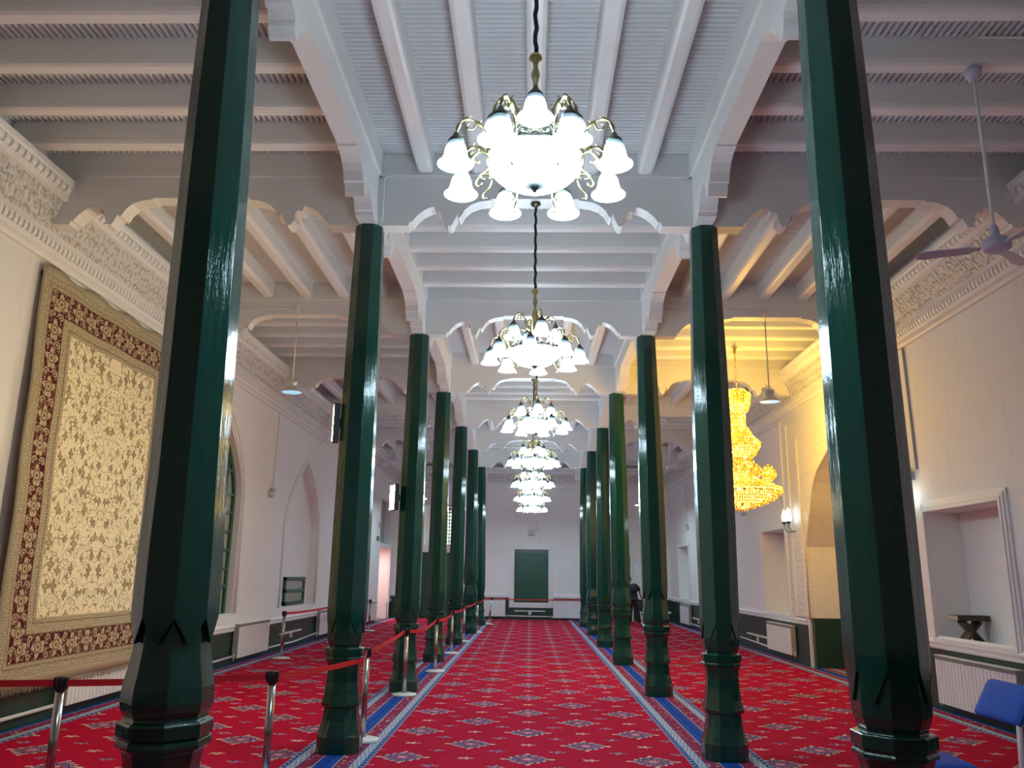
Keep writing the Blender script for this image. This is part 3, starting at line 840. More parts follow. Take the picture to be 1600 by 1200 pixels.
# ------------------------------------------------------------------ white glass chandeliers
def chandelier():
    t = thing('chandelier', 'tmp', 'chandelier', (0, 0, 0), 0, 'brass chandeliers with white glass bells down the nave')
    # local z = height above floor minus nothing (root sits at floor level under it -> moved to beam)
    ztop = 5.855
    c = MB(); c.lathe([(0, ztop), (.055, ztop), (.06, ztop-.015), (.045, ztop-.03), (.02, ztop-.04), (.012, ztop-.06)], 16); c.build('canopy', M_BRONZE, t)
    c = MB(); pts = []
    for k in range(22):
        z = 4.80+(ztop-.04-4.80)*k/21; pts.append((.006*math.sin(k*1.9), .006*math.cos(k*2.3), z))
    c.tube(pts, .015, 6); c.build('cord', M_CORD, t)
    c = MB(); c.lathe([(.01, 4.82), (.035, 4.80), (.042, 4.78), (.02, 4.76), (.014, 4.72), (.024, 4.69), (.028, 4.66), (.016, 4.62), (.014, 4.58), (.03, 4.54), (.036, 4.50), (.02, 4.45), (.022, 4.38), (.03, 4.34), (.015, 4.25), (.012, 4.05)], 14); c.build('stem', M_BRASS, t)
    # crown of small blossoms round the rim and three struts
    c = MB()
    for k in range(20):
        a = 2*PI*k/20; p = (.245*math.cos(a), .245*math.sin(a), 4.135)
        c.ball(p, .020, 0, 6)
        for j in range(4): c.ball((p[0]-.022*math.sin(a)*math.cos(j*PI/2), p[1]+.022*math.cos(a)*math.cos(j*PI/2), p[2]+.022*math.sin(j*PI/2)), .010, 0, 5)
    c.lathe([(.262, 4.092), (.287, 4.096), (.290, 4.106), (.262, 4.11), (.225, 4.115)], 40, caps=False)
    for k in range(4):
        a = PI/4+k*PI/2; c.tube([(.23*math.cos(a), .23*math.sin(a), 4.115), (.13*math.cos(a), .13*math.sin(a), 4.27), (.02*math.cos(a), .02*math.sin(a), 4.36)], .008, 6)
    c.build('crown_ring', M_BRONZE, t)
    c = MB(); c.lathe([(.280, 4.098), (.286, 4.085), (.278, 4.055), (.255, 4.02), (.215, 3.98), (.155, 3.945), (.08, 3.928), (.035, 3.924), (.012, 3.922)], 40, uvv=[.5, .1, 0, 0, 0, 0, .25, .75, .85]); c.build('glass_bowl', M_SHADE, t)
    c = MB(); c.lathe([(.0, 3.885), (.008, 3.89), (.012, 3.90), (.026, 3.912), (.030, 3.922), (.018, 3.932)], 14); c.build('finial', M_BRONZE, t)
    for tier in range(2):
        n = 8 if tier == 0 else 4
        for k in range(n):
            a = (2*PI*k/n + (PI/8 if tier == 0 else 0)); ca, sa = math.cos(a), math.sin(a)
            R = .488 if tier == 0 else .242; zt = 4.115 if tier == 0 else 4.375
            if tier == 0:
                path = [(.285, 4.03), (.295, 4.07), (.285, 4.13), (.305, 4.20), (.355, 4.255), (.42, 4.27), (.468, 4.235), (.488, 4.165), (.488, 4.13)]
                curl = [[(.29, 4.07), (.34, 4.075), (.375, 4.05), (.385, 4.02), (.365, 4.0), (.345, 4.015)], [(.28, 4.02), (.30, 3.97), (.335, 3.935), (.33, 3.905), (.31, 3.91)], [(.37, 4.26), (.385, 4.215), (.415, 4.205), (.43, 4.225), (.415, 4.24)]]
            else:
                path = [(.02, 4.36), (.06, 4.33), (.095, 4.37), (.11, 4.44), (.15, 4.50), (.20, 4.505), (.24, 4.46), (.245, 4.39)]
                curl = [[(.09, 4.36), (.12, 4.32), (.145, 4.33), (.14, 4.355)], [(.16, 4.50), (.165, 4.455), (.19, 4.445), (.20, 4.465)]]
            c = MB()
            sm = cr([(r, 0, z) for r, z in path], 4)
            c.tube([(p.x*ca, p.x*sa, p.z) for p in sm], [.009+.004*math.sin(i*1.3) for i in range(len(sm))], 6)
            for cu in curl:
                sm = cr([(r, 0, z) for r, z in cu], 3); c.tube([(p.x*ca, p.x*sa, p.z) for p in sm], .006, 5)
            for (r, z) in (path[3], path[4], path[5], path[6]): c.tube([(r*ca, r*sa, z), ((r-.012)*ca, (r-.012)*sa, z+.022), ((r-.022)*ca, (r-.022)*sa, z+.028)], [.005, .004, .001], 5)
            arm = c.build('arm', M_BRASS, t)
            c = MB(); c.lathe([(.0, zt+.055), (.014, zt+.05), (.022, zt+.03), (.038, zt+.012), (.048, zt-.004), (.044, zt-.012)], 12, (R*ca, R*sa, 0)); c.build('shade_holder', M_BRONZE, arm)
            zb = zt-.15
            zb = zt-.150; pr = [(.103, 0), (.106, .004), (.090, .016), (.074, .036), (.066, .062), (.062, .088), (.056, .114), (.047, .136), (.033, .148)]
            c = MB(); c.lathe([(r, zb+z) for r, z in pr], 20, (R*ca, R*sa, 0), uvv=[.6, .6, 0, 0, 0, .25, .7, .95, 1.0], caps=False)
            # thin lip inside the bell mouth
            c.build('glass_shade', M_SHADE, arm)
    return t
ch = chandelier()
CHR = [0, .30, .12, .45, .22, .5, .1]
CHX = [.008, .03, .075, .05, .05, .05, .05]
for i in range(7):
    lab = 'brass chandelier with twelve white glass bells and bowl, %s along the nave' % ORD[i]
    if i == 0: ch.location = (CHX[0], D[1]+.0, 0); ch.rotation_euler = (0, 0, PI/2*0); ch['label'] = lab
    else: dup(ch, (CHX[i], D[i+1], 0), CHR[i], lab)

# ------------------------------------------------------------------ gold crystal chandelier
def crystal_ring(c, r, z, n, s, drop=1.6, mi=0, jitter=.0):
    for k in range(n):
        a = 2*PI*(k+.5*(int(z*50) % 2))/n
        x, y = r*math.cos(a), r*math.sin(a)
        top = c.v(x, y, z+s*drop*.5); bot = c.v(x, y, z-s*drop*.5)
        ring = [c.v(x+s*.5*math.cos(a+q*PI/2), y+s*.5*math.sin(a+q*PI/2), z+s*.15) for q in range(4)]
        for q in range(4):
            c.face([top, ring[q], ring[(q+1) % 4]], mi); c.face([bot, ring[(q+1) % 4], ring[q]], mi)
gx, gy = 3.88, 15.0
g = thing('crystal_chandelier', 'tall gold tiered crystal chandelier glowing yellow over the right aisle', 'chandelier', (gx, gy, 0))
c = MB(); c.lathe([(0, 6.14), (.05, 6.13), (.045, 6.06), (.02, 6.04)], 12); c.build('ceiling_hook', M_LAMPW, g)
c = MB(); c.lathe([(.0, 5.88), (.03, 5.90), (.035, 5.96), (.05, 6.0), (.075, 6.02), (.04, 6.02), (.0, 6.01)], 14); c.build('canopy', M_GOLDM, g)
c = MB(); c.tube([(0, 0, 6.06), (0, 0, 6.0)], .006, 6)
for k in range(18):
    z = 5.20+k*.04; a = (k % 2)*PI/2; dx_, dy_ = math.cos(a)*.014, math.sin(a)*.014
    c.tube([(dx_, dy_, z-.02), (dx_, dy_, z+.024), (-dx_, -dy_, z+.024), (-dx_, -dy_, z-.02), (dx_, dy_, z-.02)], .005, 5)
c.build('chain', M_GOLDM, g)
def tier(z0, z1, prof, nm='crystal_tier', cell=.045, mi=M_CRYS, glow=True):
    c = MB(); nrow = max(2, int(abs(z1-z0)/(cell*.9)))
    for j in range(nrow+1):
        t_ = j/nrow; z = z0+(z1-z0)*t_
        # piecewise radius
        r = None
        for (a, ra), (b_, rb) in zip(prof, prof[1:]):
            if a <= t_ <= b_: r = ra+(rb-ra)*(t_-a)/(b_-a)
        if r is None: r = prof[-1][1]
        crystal_ring(c, r, z, max(6, int(2*PI*r/cell)), cell*.92)
    return c.build(nm, mi, g)
def glow(z0, z1, r0, r1, r2):
    c = MB(); n = 8; pr = [(.01, z0)]
    for k in range(n+1):
        t_ = k/n; pr.append((r0+(r1-r0)*math.sin(t_*PI/2) if r2 is None else r0+(r1-r0)*t_, z0+(z1-z0)*t_))
    pr.append((.01, z1)); c.lathe(pr, 32); return c.build('glass_basket', M_CRYSW, g)
tier(5.08, 5.16, [(0, .22), (1, .15)]); tier(4.92, 5.08, [(0, .22), (1, .24)]); glow(4.74, 4.92, .08, .21, None); tier(4.66, 4.90, [(0, .08), (.5, .19), (1, .225)])
tier(4.40, 4.66, [(0, .13), (1, .13)]); glow(4.5, 4.6, .1, .11, None)
tier(4.10, 4.42, [(0, .36), (.15, .37), (.6, .24), (1, .17)]); glow(3.92, 4.10, .14, .34, None); tier(3.82, 4.08, [(0, .14), (.5, .29), (1, .355)])
tier(3.58, 3.84, [(0, .20), (.3, .23), (.7, .21), (1, .17)]); glow(3.50, 3.60, .19, .20, None)
tier(3.34, 3.52, [(0, .52), (.4, .44), (1, .24)])
glow(3.05, 3.32, .28, .66, None); tier(3.24, 3.36, [(0, .71), (.5, .70), (1, .58)]); tier(2.93, 3.24, [(0, .10), (.25, .34), (.6, .58), (1, .70)])
for k in range(5):
    a = 2*PI*k/5-.1; cx, cy = .50*math.cos(a), .50*math.sin(a)
    c = MB()
    for j in range(7):
        t_ = j/6; r = .13*math.sin(PI*(t_*.85+.12)); z = 3.46+.28*t_; n = max(4, int(2*PI*r/.04))
        for q in range(n):
            aa = 2*PI*q/n; x, y = cx+r*math.cos(aa), cy+r*math.sin(aa); s = .04
            top = c.v(x, y, z+s*.8); bot = c.v(x, y, z-s*.8); ring = [c.v(x+s*.5*math.cos(aa+w_*PI/2), y+s*.5*math.sin(aa+w_*PI/2), z) for w_ in range(4)]
            for w_ in range(4): c.face([top, ring[w_], ring[(w_+1) % 4]]); c.face([bot, ring[(w_+1) % 4], ring[w_]])
    c.build('crystal_cluster', M_CRYS, g)
c = MB(); c.tube([(0, 0, 5.2), (0, 0, 3.0)], .02, 8); c.build('stem', M_GOLDM, g)
for k, (z, r, e) in enumerate(((5.05, .36, 50), (4.25, .48, 34), (3.42, .76, 26))):      # its bulbs
    for j in range(4):
        a = PI/4+j*PI/2; l = bpy.data.lights.new('crystal_bulb', 'POINT'); l.energy = e/4; l.color = (1, .61, .06); l.shadow_soft_size = .05
        q = bpy.data.objects.new('crystal_bulb', l); COL.objects.link(q); q.parent = g; q.location = (r*math.cos(a), r*math.sin(a), z)

# ------------------------------------------------------------------ pendants
def pendant(x, y, zl, zt, lens, label, mount='beam'):
    t = thing('pendant_lamp', label, 'lamp', (x, y, 0), 0, 'pendant lamps on long rods')
    c = MB(); c.box(-.035, .035, -.035, .035, zt-.10, zt); c.tube([(0, 0, zt-.10), (.01, 0, zt-.16), (0, 0, zt-.26)], .007, 6); c.tube([(.03, 0, zt-.26), (-.03, 0, zt-.26)], .012, 8); c.build('bracket', M_LAMPW, t)
    c = MB(); c.tube([(0, 0, zt-.27), (0, 0, zl+.19)], .0105, 8); c.build('rod', M_LAMPW, t)
    c = MB(); c.lathe([(0, zl+.20), (.07, .19+zl), (.083, .175+zl), (.083, .125+zl), (.068, .118+zl), (.075, .085+zl), (.10, .06+zl), (.15, .02+zl), (.165, zl), (.158, zl-.004), (.158, zl+.006)], 32, caps=False); c.build('housing', M_GREYMETAL, t)
    c = MB(); c.lathe([(.0, zl+.002), (.157, zl+.002)], 32, caps=False); c.build('lens', lens, t)
    return t
pendant(-3.87, 12.632, 4.53, 5.99, M_PEND_DIM, 'white pendant lamp on a long rod before the third left-aisle beam, nearest on the left')
pendant(3.785, 12.632, 4.44, 6.0, M_PEND_DIM, 'grey pendant lamp on a long rod beside the gold crystal chandelier')
pendant(-3.9, 29.232, 4.36, 5.99, M_PEND, 'small far pendant lamp glowing at the end of the left aisle')
pendant(3.9, 29.232, 4.22, 5.99, M_PEND, 'small far pendant lamp glowing at the end of the right aisle')

# ------------------------------------------------------------------ ceiling fans
def fan(x, y, zh, zt, rz, label):
    t = thing('ceiling_fan', label, 'fan', (x, y, 0), rz, 'ceiling fans over the aisles')
    c = MB(); c.lathe([(0, zt), (.03, zt), (.03, zt-.03), (.075, zt-.04), (.065, zt-.10), (.045, zt-.13), (.015, zt-.135)], 18); c.build('canopy', M_FAN, t)
    c = MB(); c.tube([(0, 0, zt-.12), (0, 0, zh+.13)], .014, 8); c.build('rod', M_LAMPW, t)
    c = MB(); c.lathe([(.02, zh+.20), (.035, zh+.17), (.04, zh+.10), (.09, zh+.075), (.115, zh+.04), (.115, zh-.01), (.095, zh-.03), (.05, zh-.036), (.0, zh-.036)], 28); c.build('motor', M_FAN, t)
    for k in range(3):
        a = 2*PI*k/3; ca, sa = math.cos(a), math.sin(a); c = MB(); A = Matrix.Rotation(a, 4, 'Z') @ Matrix.Rotation(.16, 4, 'X')
        P_ = [(.09, -.022), (.16, -.028), (.20, -.058), (.55, -.068), (.60, -.05), (.60, .05), (.55, .06), (.20, .05), (.16, .028), (.09, .022)]
        top = [c.b.verts.new((A @ Vector((p[0], p[1], .004)))+Vector((0, 0, zh))) for p in P_]; bo = [c.b.verts.new((A @ Vector((p[0], p[1], -.004)))+Vector((0, 0, zh))) for p in P_]
        c.face(top); c.face(list(reversed(bo)))
        for i in range(len(P_)): c.face([top[i], bo[i], bo[(i+1) % len(P_)], top[(i+1) % len(P_)]])
        c.build('blade', M_FAN, t)
    return t
fan(3.88, 6.40, 4.43, 6.15, PI-.35, 'white three-blade ceiling fan in the near right aisle at top right')
fan(-3.75, 21.9, 4.75, 6.15, .4, 'small white ceiling fan far down the left aisle')
fan(3.85, 22.4, 4.65, 6.15, .9, 'small white ceiling fan far down the right aisle')

# ------------------------------------------------------------------ flood lamps on the left columns
def flood(x, y, z, rz, label):
    t = thing('flood_lamp', label, 'lamp', (x, y, z), rz, 'black flood lamps strapped to left columns')
    # local -x is the lit side
    c = MB(); c.box(-.05, .02, -.13, .13, -.2, .2); c.build('housing', M_BLACK, t, bevel=.004)
    c = MB()
    for k in (-1, 1): c.box(-.054, -.050, k*.065-.022, k*.065+.022, -.185, .185)
    c.build('led_panel', M_LEDW, t)
    c = MB(); c.box(.018, .075, -.02, .02, -.05, .05); c.build('bracket', M_BLACK, t)
flood(-2.095, 8.57, 3.28, .24, 'black flood lamp strapped to the second left column')
flood(-2.115, 12.62, 2.86, .50, 'black flood lamp with lit strips on the third left column')

# ------------------------------------------------------------------ stanchions and belts
posts = [(-3.45, 6.23, 0), (-2.06, 6.81, 0), (-1.735, 9.03, 0), (-1.80, 12.33, 0), (-1.695, 15.3, 0), (-1.735, 18.8, 0), (-1.725, 22.1, 0), (-1.60, 25.6, 0), (-1.44, 29.7, .09), (-5.03, 17.1, 0), (-4.97, 21.2, 0), (-4.9, 25.6, 0), (2.35, 30.6, 0)]
plab = ['steel belt stanchion before the hanging rug, leftmost in the photo', 'steel belt stanchion with black head between the two nearest left columns', 'steel belt stanchion with white base beside the second left column',
        'steel belt stanchion with white base before the third left column', 'steel belt stanchion standing before the fourth left column', 'steel belt stanchion, sixth along the roped left edge of the nave', 'steel belt stanchion, seventh along the roped left edge of the nave',
        'steel belt stanchion, eighth along the roped left edge of the nave', 'leaning steel belt stanchion near the end wall, last in the roped row', 'steel belt stanchion by the left wall near the pointed niche', 'steel belt stanchion in the left aisle behind the second column',
        'farthest steel belt stanchion in the left aisle', 'steel belt stanchion by the last right column']
def stanchion(x, y, lean, label):
    t = thing('stanchion', label, 'stanchion', (x, y, .016 if lean else 0), 0, 'steel belt stanchions')
    t.rotation_euler = (0, lean, 0)
    c = MB(); c.lathe([(0, .0), (.172, .0), (.175, .008), (.172, .022), (.12, .034), (.045, .042), (.0, .042)], 36); c.build('base', M_BASEDISC, t)
    c = MB(); c.lathe([(.031, .036), (.031, .83)], 24); c.build('post', M_STEEL, t)
    c = MB(); c.lathe([(.033, .83), (.036, .835), (.036, .918), (.030, .93), (0, .93)], 24); c.box(-.047, -.030, -.022, .022, .845, .925); c.box(.030, .047, -.022, .022, .845, .925); c.build('head', M_BLACK, t)
    return t
for (x, y, l), lab in zip(posts, plab): stanchion(x, y, l, lab)
def belt(pts, label, h=.048, thin=.0025):
    """flat webbing standing on edge through the way points, sagging a little"""
    out = []
    for i in range(len(pts)-1):
        a, b_ = Vector(pts[i]), Vector(pts[i+1]); n = 10
        for k in range(n+(1 if i == len(pts)-2 else 0)):
            t_ = k/n; p = a.lerp(b_, t_); p.z -= .012*(b_-a).length*4*t_*(1-t_)*.5; out.append(p)
    c = MB(); A = []
    for i, p in enumerate(out):
        d_ = (out[min(i+1, len(out)-1)]-out[max(i-1, 0)]).normalized(); nn = Vector((-d_.y, d_.x, 0)).normalized()*thin
        A.append([c.b.verts.new(p+nn+Vector((0, 0, h/2))), c.b.verts.new(p-nn+Vector((0, 0, h/2))), c.b.verts.new(p-nn-Vector((0, 0, h/2))), c.b.verts.new(p+nn-Vector((0, 0, h/2)))])
    for i in range(len(A)-1):
        for k in range(4): c.face([A[i][k], A[i][(k+1) % 4], A[i+1][(k+1) % 4], A[i+1][k]])
    c.face(A[0]); c.face(A[-1][::-1])
    o = c.build('barrier_belt', M_RED); tag(o, label, 'belt', 'red barrier belts')
zb = .885
def P3(i, dx=0, dz=0): return (posts[i][0]+dx, posts[i][1], zb+dz)
belt([(-5.6, 6.05, zb), P3(0, -.05)], 'red barrier belt from the left wall to the leftmost stanchion')
belt([P3(0, .05), P3(1, -.05)], 'red barrier belt passing behind the nearest left column')
belt([P3(1, .05), (-1.70, 8.27, .86), (-1.64, 8.38, .86), P3(2, 0)], 'red barrier belt bent round the second left column')
belt([P3(2, .02), P3(3, -.03)], 'red barrier belt from second to third left column')
belt([P3(3, .03), (-1.63, 12.75, .87), P3(4, -.01)], 'red barrier belt running past the third left column')
belt([P3(4, .03), (-1.63, 17.05, .87), P3(5, -.01)], 'red barrier belt running past the fourth left column')
belt([P3(5, .04), (-1.63, 21.2, .87), P3(6, .0)], 'red barrier belt running past the fifth left column')
belt([P3(6, .04), (-1.62, 25.2, .88), P3(7, .0)], 'red barrier belt running past the sixth left column')
belt([P3(7, .04), (-1.61, 29.3, .88), P3(8, .08)], 'red barrier belt ending at the leaning stanchion')
belt([P3(8, .12), P3(12, -.05)], 'thin red barrier belt stretched across the far end of the nave', h=.035)
belt([P3(9, .05), P3(10, -.02)], 'red barrier belt sagging in the left aisle below the pointed niche')
belt([P3(10, .03), P3(11, -.02)], 'red barrier belt in the far left aisle')

# ------------------------------------------------------------------ rug on the wall
def rug():
    t = thing('hanging_rug', 'large cream floral rug with maroon border hanging on the left wall', 'rug', (0, 0, 0))
    c = MB(); ny, nz_ = 40, 40; F_ = []; Bk = []
    for j in range(nz_+1):
        row = []; rb = []
        for i in range(ny+1):
            y = RY0+(RY1-RY0)*i/ny; z = RZ0+(RZ1-RZ0)*j/nz_
            wv = .012*math.sin(i*.55+j*.1)*(.3+j/nz_)+.008*math.sin(j*.5)
            zz = z+.028*math.sin(i*.62)*(j/nz_)**6+(.05 if False else 0)
            so = .185-.105*j/nz_; row.append(c.v(XL+so+wv, y, zz)); rb.append(c.v(XL+so-.02+wv, y, zz))
        F_.append(row); Bk.append(rb)
    for j in range(nz_):
        for i in range(ny):
            c.face([F_[j][i], F_[j][i+1], F_[j+1][i+1], F_[j+1][i]], 0, True); c.face([Bk[j][i], Bk[j+1][i], Bk[j+1][i+1], Bk[j][i+1]], 0, True)
    for j in range(nz_): c.face([F_[j][0], F_[j+1][0], Bk[j+1][0], Bk[j][0]]); c.face([F_[j][ny], Bk[j][ny], Bk[j+1][ny], F_[j+1][ny]])
    for i in range(ny): c.face([F_[0][i], Bk[0][i], Bk[0][i+1], F_[0][i+1]]); c.face([F_[nz_][i], F_[nz_][i+1], Bk[nz_][i+1], Bk[nz_][i]])
    c.build('woven_field', M_RUG, t)
    for (z0, dr) in ((RZ0, -1), (RZ1, 1)):
        c = MB(); random.seed(3)
        for k in range(150):
            y = RY0+(RY1-RY0)*(k+.5)/150; i = (y-RY0)/(RY1-RY0)*40
            zz = z0+(.028*math.sin(i*.62) if dr > 0 else 0); L_ = random.uniform(.04, .085); q = random.uniform(-.015, .015)
            if dr > 0:
                c.tube([(XL+.07, y, zz-.01), (XL+.075, y+q, zz+.02), (XL+.10, y+q*2, zz+.02-L_*.4)], .005, 4)
            else: c.tube([(XL+.175, y, zz+.005), (XL+.18, y+q, zz-L_)], .005, 4)
        c.build('fringe', M_FRINGE, t)
    c = MB(); c.box(XL+.002, XL+.05, RY0+.04, RY1-.04, RZ1-.12, RZ1-.05)
    c.build('hanging_batten', M_WOOD, t)
rug()

# ------------------------------------------------------------------ radiators
def radiator(side, a0, a1, z0, z1, label, n=None):
    """side: L, R or B"""
    w_ = a1-a0; n = n or max(6, int(w_/.085))
    loc = {'L': (XL, a0, 0), 'R': (XR, a1, 0), 'B': (a0, YB, 0)}[side]; rz = {'L': PI/2, 'R': -PI/2, 'B': 0}[side]
    # local: x along, -y towards the room
    t = thing('radiator', label, 'radiator', loc, rz, 'white panel radiators')
    sgn = -1
    c = MB(); sw = w_/n
    for k in range(n):
        x0 = k*sw
        c.prism([(x0+.004, -.03), (x0+.004, -.125), (x0+.012, -.138), (x0+sw-.012, -.138), (x0+sw-.004, -.125), (x0+sw-.004, -.03)], 'z', z0, z1-.06)
    c.box(0, w_, -.12, -.04, z0+.01, z1-.06)
    c.box(-.005, w_+.005, -.142, -.03, z1-.012, z1)
    c.build('panel', M_RADI, t, bevel=.003)
    c = MB(); c.box(.005, w_-.005, -.125, -.04, z1-.062, z1-.010)
    for k in range(n*2): c.box(k*sw/2+.004, k*sw/2+.010, -.134, -.035, z1-.062, z1-.010)
    for q in (-.045, -.025): c.box(0, w_, -.136, -.12, z1+q, z1+q+.005)
    c.build('top_grille', M_GRILLE, t)
    MB().box(-.004, .006, -.13, -.03, z0, z1-.01).build('end_cap', M_GRILLE, t); MB().box(w_-.006, w_+.004, -.13, -.03, z0, z1-.01).build('end_cap', M_GRILLE, t)
    for x in (-.02, w_+.02):
        c = MB(); c.tube([(x+(.03 if x < 0 else -.03), -.08, z0+.06), (x-(.03 if x < 0 else -.03), -.08, z0+.06)], .017, 8)
        c.tube([(x-(.02 if x < 0 else -.02), -.08, z0+.06), (x-(.02 if x < 0 else -.02), -.08, z0-.04)], .012, 8); c.build('valve', M_PIPE, t)
    for x in (.1, w_-.1): MB().box(x-.012, x+.012, -.06, -.002, z0+.2, z0+.25).build('wall_bracket', M_GREYMETAL, t)
    return t
radiator('L', 10.12, 12.0, .12, .64, 'white ribbed radiator on the left wall under the hanging rug')
radiator('L', 15.9, 17.75, .11, .735, 'white radiator on the left wall between arched window and pointed niche')
radiator('L', 22.0, 23.9, .11, .735, 'white radiator on the left wall just past the pointed niche')
radiator('L', 28.3, 30.1, .11, .735, 'farthest white radiator on the left wall, near the pink-lit doorway')
radiator('R', 9.85, 11.75, .11, .73, 'white ribbed radiator on the right wall under the niche with the book')
radiator('R', 18.05, 19.85, .14, .745, 'white radiator on the right wall under the niche beside the sconce')
radiator('R', 25.6, 27.2, .11, .75, 'white radiator on the right wall, second from the far corner')
radiator('R', 29.4, 31.1, .11, .77, 'white radiator on the right wall nearest the far corner')
radiator('B', -1.85, -.98, .11, .80, 'white radiator on the end wall, left of the green panel')
radiator('B', .93, 2.05, .08, .80, 'white radiator on the end wall, right of the green panel')

# pipes
def pipe(name, pts, r, label, cat='pipe', grp='heating pipes and conduits', m=None, clips=True):
    c = MB(); c.tube(pts, r, 8); o = c.build(name, m or M_PIPE); tag(o, label, cat, grp); return o
pipe('heating_pipe', [(XL+.06, 6.0, .13), (XL+.06, 10.0, .14)], .022, 'white heating pipe low on the left wall below the rug')
pipe('heating_pipe', [(XL+.06, 12.15, .15), (XL+.06, 14.0, .13), (XL+.06, 15.8, .15)], .020, 'white heating pipe low on the left wall under the arched window')
pipe('heating_pipe', [(XL+.06, 17.85, .13), (XL+.06, 20, .11), (XL+.06, 21.95, .17)], .020, 'white heating pipe low on the left wall under the pointed niche')
pipe('heating_pipe', [(XR-.06, 5.5, .16), (XR-.06, 9.75, .16)], .020, 'white heating pipe on the right wall beyond the blue chair')
pipe('heating_pipe', [(XR-.06, 19.95, .16), (XR-.06, 22.6, .20)], .020, 'white heating pipe on the right wall past the sconce radiator')
pipe('heating_pipe', [(XR-.06, 27.3, .14), (XR-.06, 29.3, .16)], .020, 'white heating pipe between the two farthest right radiators')
pipe('heating_pipe', [(-.9, YB-.06, .14), (.85, YB-.06, .12)], .022, 'white heating pipe on the end wall under the green panel')
def tee(side, a0, a1, z, label):
    c = MB()
    if side == 'L': c.box(XL, XL+.05, a0, a1, z-.02, z+.02); c.box(XL, XL+.05, (a0+a1)/2-.04, (a0+a1)/2+.04, z-.12, z-.02)
    if side == 'R': c.box(XR-.05, XR, a0, a1, z-.02, z+.02); c.box(XR-.05, XR, (a0+a1)/2-.04, (a0+a1)/2+.04, z-.14, z-.02)
    if side == 'B': c.box(a0, a1, YB-.05, YB, z-.02, z+.02); c.box((a0+a1)/2-.05, (a0+a1)/2+.05, YB-.05, YB, z-.14, z-.02)
    o = c.build('wall_trunking', M_PIPE, bevel=.005); tag(o, label, 'trunking', 'short white wall trunkings')
tee('L', 18.9, 20.6, .34, 'short white wall trunking low on the left wall under the pointed niche')
tee('R', 20.1, 22.0, .34, 'short white wall trunking on the right wall left of the sconce radiator')
tee('R', 27.4, 29.2, .36, 'short white wall trunking between the two farthest right radiators')
tee('B', -.62, .62, .33, 'short white wall trunking on the end wall under the green panel')
CGREY = simple('grey_conduit', (.45, .45, .44), .4)
pipe('conduit', [(XL+.012, 17.65, 5.18), (XL+.012, 17.60, 3.42)], .010, 'thin vertical conduit above the emergency lamp on the left wall', 'conduit')
pipe('conduit', [(XR-.015, 12.02, 5.16), (XR-.015, 11.96, 3.30)], .018, 'grey vertical conduit on the right wall above the book niche', 'conduit', m=CGREY)
pipe('conduit', [(XR-.012, 18.45, 5.16), (XR-.012, 18.40, 3.50)], .012, 'thin white conduit down the right wall beside the carved band', 'conduit')
pipe('conduit', [(.30, YB-.015, 4.2), (.30, YB-.015, 3.48)], .016, 'short white conduit on the end wall above the green panel', 'conduit')
pipe('conduit', [(XR-.012, 29.9, 5.16), (XR-.012, 29.75, 3.6)], .010, 'thin conduit on the far right wall', 'conduit')
pipe('conduit', [(CL+.16, D[2]-.14, ZT+.03), (CL+.16, D[2]-.14, ZJ-.06), (CL+.24, D[2]-.145, ZJ-.02), (-.35, D[2]-.145, ZJ-.02)], .010, 'thin white conduit bent along the second nave beam', 'conduit')
pipe('conduit', [(-3.93, D[3]-.145, 5.95), (XL+.4, D[3]-.145, 5.92)], .010, 'thin white conduit along the beam to the left pendant lamp', 'conduit')
pipe('conduit', [(3.70, D[3]-.145, 5.97), (2.1, D[3]-.145, 5.99)], .010, 'thin white conduit along the beam to the right pendant lamp', 'conduit')
pipe('conduit', [(XL+.06, D[5]-.16, 5.0), (XL+.40, D[5]-.16, 5.35), (XL+.42, D[5]-.16, 5.85), (-3.9, D[5]-.145, 5.9)], .010, 'thin conduit along the far left-aisle beam', 'conduit')
pipe('conduit', [(3.9, 6.28, ZJ+.2), (XR-.42, 6.28, ZJ+.18)], .010, 'thin conduit on the joist beside the near ceiling fan', 'conduit')

# emergency twin lamps
M_EMG = simple('grey_plastic_lamp', (.50, .50, .50), .45)
def emergency(loc, rz, label, yellow=False):
    t = thing('emergency_lamp', label, 'lamp', loc, rz, 'twin-head emergency lamps')
    c = MB(); c.box(-.13, .13, -.06, 0, -.06, .06); c.build('battery_box', M_EMG, t, bevel=.006)
    for s_ in (-1, 1):
        c = MB(); c.lathe([(0, 0), (.03, .0), (.042, .05), (.04, .06), (0, .055)], 14, M=Matrix.Translation((s_*.07, -.03, .10)) @ Matrix.Rotation(PI/2, 4, 'X')); c.tube([(s_*.07, -.03, .05), (s_*.07, -.03, .09)], .01, 6); c.build('lamp_head', M_EMG, t)
emergency((XL, 17.45, 3.34), PI/2, 'white twin-head emergency lamp on the left wall beside the pointed niche')
emergency((XR, 12.2, 3.22), -PI/2, 'white twin-head emergency lamp on the right wall above the book niche', True)
emergency((XR, 18.25, 3.38), -PI/2, 'white twin-head emergency lamp on the right wall above the tulip sconce')
emergency((XR, 21.8, 3.40), -PI/2, 'white twin-head emergency lamp beside the gold chandelier, further along the right wall')
emergency((.05, YB, 3.38), 0, 'white twin-head emergency lamp on the end wall above the green panel')
emergency((XL, 30.45, 3.45), PI/2, 'white twin-head emergency lamp near the pink-lit doorway')
emergency((XR, 29.6, 3.45), -PI/2, 'white twin-head emergency lamp high on the far right wall')
o = MB().box(XL, XL+.04, 30.1, 30.4, 2.88, 3.05).build('exit_sign', simple('dark_green_sign', (.02, .14, .10), .4)); tag(o, 'small dark green wall sign beside the pink-lit doorway', 'sign')

